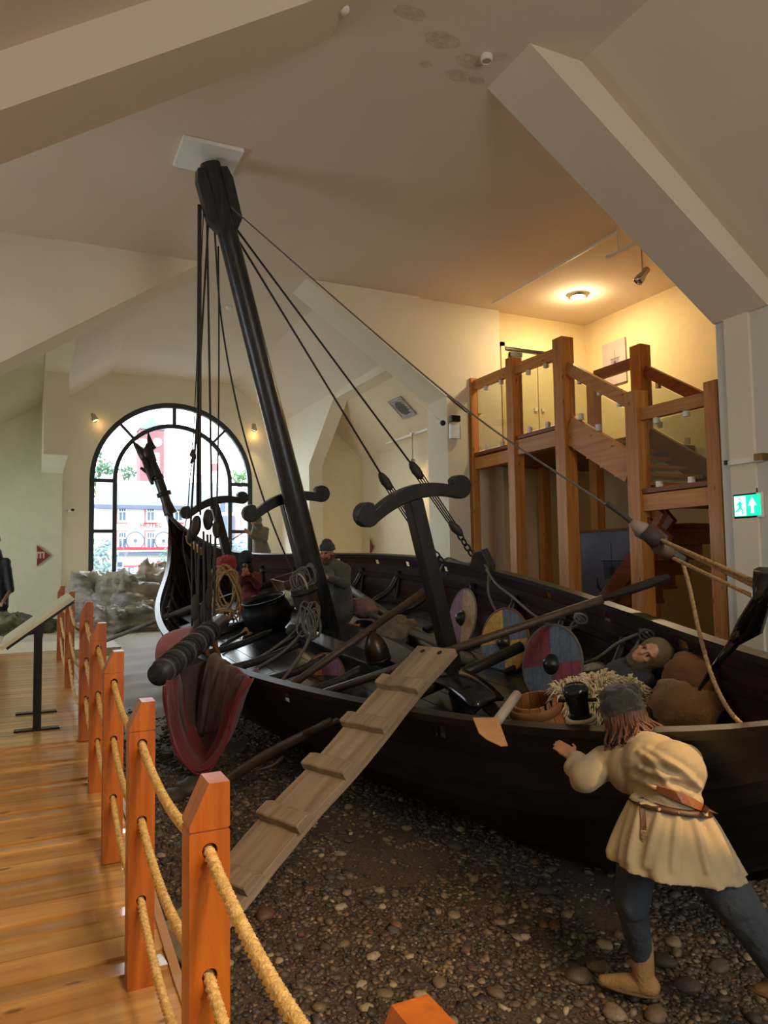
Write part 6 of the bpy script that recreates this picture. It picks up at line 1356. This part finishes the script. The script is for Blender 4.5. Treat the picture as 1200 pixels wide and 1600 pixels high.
# ---------------------------------------------------------------- generic figure for the others
def figure(label, J, fwd, clothes, m_top, m_leg, vox=.016, hat=None, hood=None, beard=None, headh=.23, hands=(1, 1), belt=None, name='person', skin=None, grp='display figures', up=None, cat='person', hdirs=None):
    t = thing(name, J['base'], label, cat, grp); b = MB(); up = Z3 if up is None else up
    cap(b, J['hip'], J['chest'], .12, .14); cap(b, J['chest'], J['neck'], .11, .055); cap(b, J['neck'], J['head'], .05, .05); rh = head_mesh(b, J['head'], fwd, up, headh)
    for s in 'lr':
        if 'e'+s in J:
            cap(b, J['chest'], J['s'+s], .08, .06); cap(b, J['s'+s], J['e'+s], .055, .042); cap(b, J['e'+s], J['w'+s], .04, .028)
            hd = (np.array(J['w'+s])-np.array(J['e'+s])); hd = hd/np.linalg.norm(hd)
            hand(b, np.array(J['w'+s]), hd, -FW+Z3*.4, 1 if s == 'l' else -1, .17, .6)
        if 'k'+s in J: cap(b, J['hip'], J['k'+s], .09, .06); cap(b, J['k'+s], J['a'+s], .058, .04)
    fuse(b, 'body', skin or M_skin, t, max(.007, vox*.5), 3); face_parts(J['head'], rh[0], rh[1], rh[2], rh[4], t)
    b = MB(); cap(b, J['hip'], J['chest'], .155, .165); cap(b, J['chest'], J['neck'], .14, .075)
    for s in 'lr':
        if 'e'+s in J:
            cap(b, J['chest'], J['s'+s], .11, .085); cap(b, J['s'+s], J['e'+s], .08, .065)
            if clothes != 'tshirt': cap(b, J['e'+s], np.array(J['w'+s])*.88+np.array(J['e'+s])*.12, .062, .045)
    if 'skirt' in J: cap(b, J['hip'], J['skirt'], .17, .21)
    fuse(b, 'tunic' if clothes != 'tshirt' else 'shirt', m_top, t, vox, 4, noise=.010, nscale=12)
    if 'kl' in J:
        b = MB()
        for s in 'lr': cap(b, J['hip'], J['k'+s], .115, .08); cap(b, J['k'+s], J['a'+s], .078, .055)
        fuse(b, 'trousers', m_leg, t, vox, 4)
        for s in 'lr':
            if 'f'+s in J: b = MB(); cap(b, J['a'+s], J['f'+s], .05, .035); fuse(b, 'shoe', M_shoe, t, .014, 3)
    r_, f_, u_, R_3, k_ = rh; c = np.array(J['head'])
    if hat:
        b = MB(); b.ell(c+u_*.075*k_-f_*.015, (.1*k_, .108*k_, .075*k_), 16, 10, R_3); b.ell(c+u_*.14*k_-f_*.015, (.07*k_, .07*k_, .045*k_), 14, 8, R_3); b.ell(c+u_*.045*k_-f_*.015, (.108*k_, .116*k_, .026*k_), 18, 8, R_3); fuse(b, 'cap', hat, t, .009, 3, noise=.004, nscale=20)
    if hood:
        b = MB(); b.ell(c+u_*.035*k_-f_*.05*k_, (.118*k_, .115*k_, .13*k_), 18, 12, R_3); cap(b, c-u_*.05*k_-f_*.045*k_, np.array(J['neck'])-f_*.01, .105*k_, .115*k_)
        fuse(b, 'hood', hood, t, .010, 3, noise=.004, nscale=20)
    if beard:
        b = MB(); b.ell(c+f_*.065*k_-u_*.1*k_, (.06*k_, .04*k_, .07*k_), 14, 8, R_3); b.ell(c-u_*.05*k_-f_*.03*k_, (.095*k_, .075*k_, .09*k_), 14, 8, R_3); fuse(b, 'beard_and_hair', beard, t, .008, 2, noise=.008, nscale=40)
    if belt: pass
    return t, rh
M_grn = mat('grey_green_wool', '5A5C52', .9, .2, 8, .5, 40, sheen=.2); M_mar = mat('maroon_wool', '6E2630', .9, .2, 8, .5, 40, sheen=.2); M_dark = mat('charcoal_wool', '2B2C30', .9, .2, 8, .4, 40); M_hat = mat('slate_felt', '4A4E52', .95, .15, 10, .4, 60); M_brd = mat('brown_beard', '5A3A26', .7, .3, 30, .5, 60)
M_olive = mat('olive_hood', '6B6048', .9, .2, 8, .5, 40); M_grey = mat('weathered_grey_wool', '6E6A60', .9, .25, 8, .5, 40); M_blk = mat('black_cotton', '101217', .8, .1)
# man standing at the mast
D = 9.6
J = dict(base=P_(525, 975, D), hip=P_(529, 925, D), chest=P_(523, 893, D-.05), neck=P_(518, 877, D-.05), head=P_(511, 864, D-.08), sl=P_(505, 888, D-.1), sr=P_(538, 890, D), el=P_(517, 905, D-.35), er=P_(540, 912, D-.2), wl=P_(497, 897, D-.6), wr=P_(510, 902, D-.55), skirt=P_(530, 952, D), kl=P_(520, 955, D), kr=P_(535, 955, D), al=P_(519, 982, D), ar=P_(535, 980, D))
figure('bearded figure in grey-green tunic standing behind the mast', J, np.array([-.75, -.65, -.1]), 'tunic', M_grn, M_dark, hat=M_hat, beard=M_brd)
# seated figure in maroon by the far crutch
D = 12.2
J = dict(base=P_(390, 955, D), hip=P_(392, 940, D), chest=P_(388, 905, D), neck=P_(386, 890, D-.05), head=P_(384, 877, D-.1), sl=P_(374, 900, D-.05), sr=P_(402, 902, D), el=P_(374, 915, D-.3), er=P_(403, 915, D-.2), wl=P_(380, 899, D-.4), wr=P_(388, 897, D-.38), skirt=P_(392, 945, D-.1), kl=P_(383, 940, D-.4), kr=P_(400, 938, D-.35), al=P_(386, 960, D-.45), ar=P_(402, 958, D-.4), fl=P_(384, 963, D-.6), fr=P_(402, 962, D-.55))
figure('hunched figure in maroon clothes and dark hat seated by the far crutch post', J, np.array([.1, -.6, -.75]), 'tunic', M_mar, M_mar, hat=M_dark, hood=M_dark)
# figure hauling a line by the window
D = 16.6
J = dict(base=P_(407, 938, D), hip=P_(407, 851, D), chest=P_(405, 831, D), neck=P_(402, 822, D), head=P_(399, 815, D), sl=P_(398, 829, D-.1), sr=P_(415, 829, D+.05), el=P_(395, 839, D-.15), er=P_(414, 843, D-.1), wl=P_(388, 832, D-.3), wr=P_(392, 834, D-.35), skirt=P_(409, 863, D), kl=P_(401, 888, D), kr=P_(413, 888, D), al=P_(401, 933, D), ar=P_(414, 933, D))
figure('hooded grey figure hauling a line at the right side of the window', J, np.array([-.85, -.5, 0]), 'tunic', M_grey, M_dark, hood=M_grey, vox=.02)
line('hauling_line', [P_(262, 806, 15.1), P_(300, 842, 15.3), P_(345, 850, 15.8), P_(386, 829, 16.25)], .012, M_greyrope, 'pale line from the prow to the hooded figure at the window')
line('prow_line', [P_(262, 800, 15.0), P_(278, 818, 14.9), P_(300, 835, 14.6), P_(335, 855, 14.4), P_(372, 866, 14.2)], .012, M_hemp, 'dark line along the far rail from the prow')
# reclining figure in olive hood near the stern, fleece over its lap
D = 5.45
J = dict(base=spx(960, 1110, 2, .4), hip=P_(925, 1100, D), chest=P_(980, 1062, D+.02), neck=P_(1000, 1042, D-.02), head=P_(1014, 1022, D-.14), sl=P_(962, 1050, D+.15), sr=P_(1008, 1066, D-.15), el=P_(945, 1068, D+.1), er=P_(1002, 1100, D-.2), wl=P_(925, 1075, D), wr=P_(965, 1105, D-.15), kl=P_(880, 1105, D+.2), kr=P_(890, 1125, D), al=P_(858, 1090, D+.5), ar=P_(862, 1100, D+.4))
upv = (J['head']-J['neck'])/np.linalg.norm(J['head']-J['neck'])
t, rh = figure('reclining figure in dark coat and olive hood, face tilted up', J, -FW*.75-CR*.55+CU*.35, 'tunic', mat('slate_blue_coat', '3A3D45', .85, .2, 10, .5, 40), M_dark, hood=M_olive, vox=.012, up=upv*.8+CR*.5)
# fleece: long pale tufts on a draped pad
t = thing('fleece', spx(945, 1100, 2, .5), 'shaggy cream sheepskin over the reclining figure', 'fleece'); M_fl = mat('cream_wool', 'D9CBA8', .9, .2, 20, .4, 60, sheen=.3)
pad = lump('hide', P_(938, 1096, 5.12), (.30, .13, .13), 41, M_fl, None, None, .2, R=np.array([CR, FW, CU]).T); adopt(pad, t)
b = MB(); rr = random.Random(9); pv_ = [(np.array(v.co), np.array(v.normal)) for v in pad.data.vertices]; pv_ = [q for q in pv_ if q[1]@(-FW) > -.15 or q[1][2] > .3]
for i in range(1900):
    c_, n_v = pv_[rr.randrange(len(pv_))]; p0_ = c_+CR*rr.uniform(-.03, .03)+CU*rr.uniform(-.02, .02)-n_v*.01; dr = n_v*.8+CR*(rr.uniform(-.35, .35)+.25*math.sin(c_[0]*23))+CU*rr.uniform(-.3, .4); dr /= np.linalg.norm(dr); L_ = rr.uniform(.08, .14)
    p1_ = p0_+dr*L_*.55; p2_ = p1_+(dr*.6-Z3*.6)*L_*.5; b.tube([p0_, p1_, p2_], [.0065, .006, .0015], 4)
o = b.obj('wool', M_fl, t, smooth=True); tag(o, kind='stuff')
# visitor at the left edge, back turned
D = 14.2
J = {k: P_(x+6, y, D+dd) for k, (x, y, dd) in dict(base=(-8, 1012, 0), hip=(-6, 945, 0), chest=(-8, 890, 0), neck=(-10, 862, 0), head=(-12, 842, 0), sl=(-24, 878, 0), sr=(4, 878, 0), el=(-30, 912, 0), er=(11, 922, -.05), wl=(-22, 935, -.2), wr=(0, 938, -.25), kl=(-14, 985, 0), kr=(4, 985, 0), al=(-14, 1020, 0), ar=(4, 1020, 0)).items()}
figure('visitor in black t-shirt and dark trousers at the left edge of the picture', J, FW, 'tshirt', M_blk, mat('dark_trousers', '2A2622', .85), name='person', skin=M_skin2, grp=None, vox=.018)

bpy.data.scenes.remove(TMP)
# ================================================================== GRAVEL: 300 larger stones as things, the rest as one heap
def ico():
    t = (1+5**.5)/2; v = np.array([(-1, t, 0), (1, t, 0), (-1, -t, 0), (1, -t, 0), (0, -1, t), (0, 1, t), (0, -1, -t), (0, 1, -t), (t, 0, -1), (t, 0, 1), (-t, 0, -1), (-t, 0, 1)], float); v /= np.linalg.norm(v[0])
    f = np.array([(0, 11, 5), (0, 5, 1), (0, 1, 7), (0, 7, 10), (0, 10, 11), (1, 5, 9), (5, 11, 4), (11, 10, 2), (10, 7, 6), (7, 1, 8), (3, 9, 4), (3, 4, 2), (3, 2, 6), (3, 6, 8), (3, 8, 9), (4, 9, 5), (2, 4, 11), (6, 2, 10), (8, 6, 7), (9, 8, 1)]); return v, f
def col_material(name, rough=.55):
    m = bpy.data.materials.new(name); m.use_nodes = True; N = m.node_tree.nodes; Lk = m.node_tree.links; b = N['Principled BSDF']; b.inputs['Roughness'].default_value = rough
    at = N.new('ShaderNodeAttribute'); at.attribute_name = 'stone_colour'; Lk.new(at.outputs['Color'], b.inputs['Base Color']); return m
TONES = np.array([lin(c) for c in ('5A4C3C', '6B5B46', '4A4038', '7A6850', '54483C', '8A7458', '3F3832', '665444', '70604E', '9C8A70', 'B8A88C', '7C5A3E', '5C5850')])
TW = np.array([3, 3, 3, 2, 3, 1.5, 2.5, 3, 2, .8, .35, .8, 2]); TW /= TW.sum()
N_ST = 34000
pts = []
while len(pts) < N_ST:
    n = 60000; X = rng.uniform(.56, 4.9, n); Y = 1.1+8.2*rng.random(n)**1.35
    for x, y in zip(X, Y):
        if len(pts) >= N_ST: break
        bare = mnoise.noise((x*1.15+3, y*1.15, 7.)) + .45*mnoise.noise((x*3.1, y*3.1, 3.))
        if bare > .26 and rng.random() < .85: continue
        d = np.array([x, y, -.7])-CAM; z = d@FW
        if z < .8: continue
        px_ = 600+FPX*(d@CR)/z; py_ = 800-FPX*(d@CU)/z
        if px_ < -80 or px_ > 1290 or py_ > 1680: continue
        if y > 7.5 and rng.random() < (y-7.5)/1.8: continue
        pts.append((x, y))
pts = np.array(pts); V0, F0 = ico(); n = len(pts)
sz = .0075+.015*rng.random(n)**2.0; sz[rng.random(n) < .05] *= 1.7
ang = rng.random(n)*6.283; tx = rng.normal(0, .3, n); ca, sa = np.cos(ang), np.sin(ang)
sc_ = np.stack([sz*rng.uniform(.9, 1.5, n), sz*rng.uniform(.7, 1.1, n), sz*rng.uniform(.4, .75, n)], 1)
W_ = V0[None]*(1+.22*rng.normal(size=(n, 12, 1)))*sc_[:, None]
X_ = W_[..., 0]*ca[:, None]-W_[..., 1]*sa[:, None]; Y_ = W_[..., 0]*sa[:, None]+W_[..., 1]*ca[:, None]; Z_ = W_[..., 2]+X_*tx[:, None]*.5
gzv = np.array([gz(x, y) for x, y in pts]); co = np.stack([X_+pts[:, :1], Y_+pts[:, 1:], Z_+gzv[:, None]+sz[:, None]*.12], -1).reshape(-1, 3)
tri = (F0[None]+12*np.arange(n)[:, None, None]).reshape(-1, 3)
me = bpy.data.meshes.new('gravel'); me.vertices.add(len(co)); me.vertices.foreach_set('co', co.ravel().astype(np.float32)); me.loops.add(tri.size); me.loops.foreach_set('vertex_index', tri.ravel().astype(np.int32)); me.polygons.add(len(tri)); me.polygons.foreach_set('loop_start', (np.arange(len(tri))*3).astype(np.int32)); me.polygons.foreach_set('loop_total', np.full(len(tri), 3, np.int32)); me.update(calc_edges=True); me.validate()
colr = TONES[rng.choice(len(TONES), n, p=TW)]*rng.uniform(.6, 1.05, (n, 1)); cc = np.concatenate([np.repeat(colr, 12, 0), np.ones((n*12, 1))], 1)
at = me.color_attributes.new('stone_colour', 'FLOAT_COLOR', 'POINT'); at.data.foreach_set('color', cc.ravel().astype(np.float32)); me.materials.append(col_material('gravel_stones')); me.polygons.foreach_set('use_smooth', [True]*len(me.polygons))
o = bpy.data.objects.new('gravel', me); COL.objects.link(o); tag(o, 'brown shingle and gravel scattered over the shore floor', 'gravel', kind='stuff')
# larger stones
stone_meshes = []
for k in range(14):
    b = MB(); q = []
    for i in range(7):
        th = math.pi*i/6; row = []
        for j in range(10):
            a = 2*math.pi*j/10; d = Vector((math.sin(th)*math.cos(a), math.sin(th)*math.sin(a), math.cos(th))); f = 1+.24*mnoise.noise(d*1.3+Vector((k*7.1, 0, 0)))+.1*mnoise.noise(d*3+Vector((k*3., 1, 0))); row.append(d*f)
        q.append(row)
    b.grid(q, closed=True); stone_meshes.append(b.mesh('stone', mat('stone_%d' % (k % 7), ('5E5144', '6E5E4A', '4C443C', '7C6A52', '8E7C62', 'A8977A', '6A4C3A')[k % 7], .6, .2, 3, .2, 8), smooth=True, clean=True))
placed = []
def put_stone(x, y, s, k, asp=(1.25, 1, .62), label=None, rz=0.):
    o = bpy.data.objects.new('shore_stone', stone_meshes[k % 14]); COL.objects.link(o); o.scale = (s*asp[0], s*asp[1], s*asp[2]); o.location = (x, y, gz(x, y)+s*asp[2]*.45); o.rotation_euler = (0, 0, rz); placed.append((x, y, s))
    return tag(o, label or 'rounded brown pebble lying among the gravel of the shore floor', 'stone', 'loose stones on the gravel')
def on_ground(x, y):
    Y = 4.
    for _ in range(50): p = at_z(x, y, ground(Y)); Y = .5*Y+.5*p[1]
    return p
for i, (px_, s, k, lab) in enumerate([((905, 1530), .062, 0, 'dark wedge-shaped stone left of the bare foot of the pushing figure'), ((414, 1432), .055, 6, 'round red-brown stone on the gravel right of the nearest post'), ((1038, 1508), .055, 2, 'round dark green-grey stone right of the pushing figure\'s shoe'), ((1122, 1515), .05, 0, 'brown oval stone behind the pushing figure\'s shoe'), ((852, 1395), .05, 2, 'dark oval stone on the gravel below the hull'),
        ((712, 1328), .05, 9, 'brown oval stone in the shadow of the hull'), ((935, 1515), .05, 3, 'flat brown stone beside the wedge-shaped stone'), ((1052, 1478), .042, 4, 'sandy stone between the pushing figure\'s legs'), ((945, 1480), .04, 5, 'pale angular stone behind the shoe'), ((1075, 1545), .055, 7, 'flat grey slab right of the shoe'),
        ((300, 1238), .13, 9, 'large dark rock left of the forked log'), ((270, 1250), .10, 2, 'dark rock beside the fence under the sail'), ((330, 1290), .09, 2, 'low dark rock beside the nearest fence post'), ((1025, 1590), .05, 8, 'flat greenish stone in front of the shoe'), ((960, 1590), .05, 4, 'tan cube-like stone at the bottom edge near the shoe'), ((1095, 1400), .045, 1, 'brown stone behind the extended leg')]):
    p = on_ground(*px_); put_stone(p[0], p[1], s, k, label=lab, rz=i)
tries = 0
while len(placed) < 300 and tries < 20000:
    tries += 1; x = rng.uniform(.6, 4.6); y = 1.4+6.2*rng.random()**1.3; s = .016+.022*rng.random()**1.8
    d = np.array([x, y, -.7])-CAM; z = d@FW; px_ = 600+FPX*(d@CR)/z; py_ = 800-FPX*(d@CU)/z
    if not (200 < px_ < 1210 and 1200 < py_ < 1600): continue
    if mnoise.noise((x*1.15+3, y*1.15, 7.)) > .3: continue
    if any((x-a)**2+(y-b_)**2 < (s+c_)**2*1.9 for a, b_, c_ in placed): continue
    put_stone(x, y, s, int(rng.integers(14)), (rng.uniform(1, 1.5), 1, rng.uniform(.5, .8)), rz=rng.random()*6)
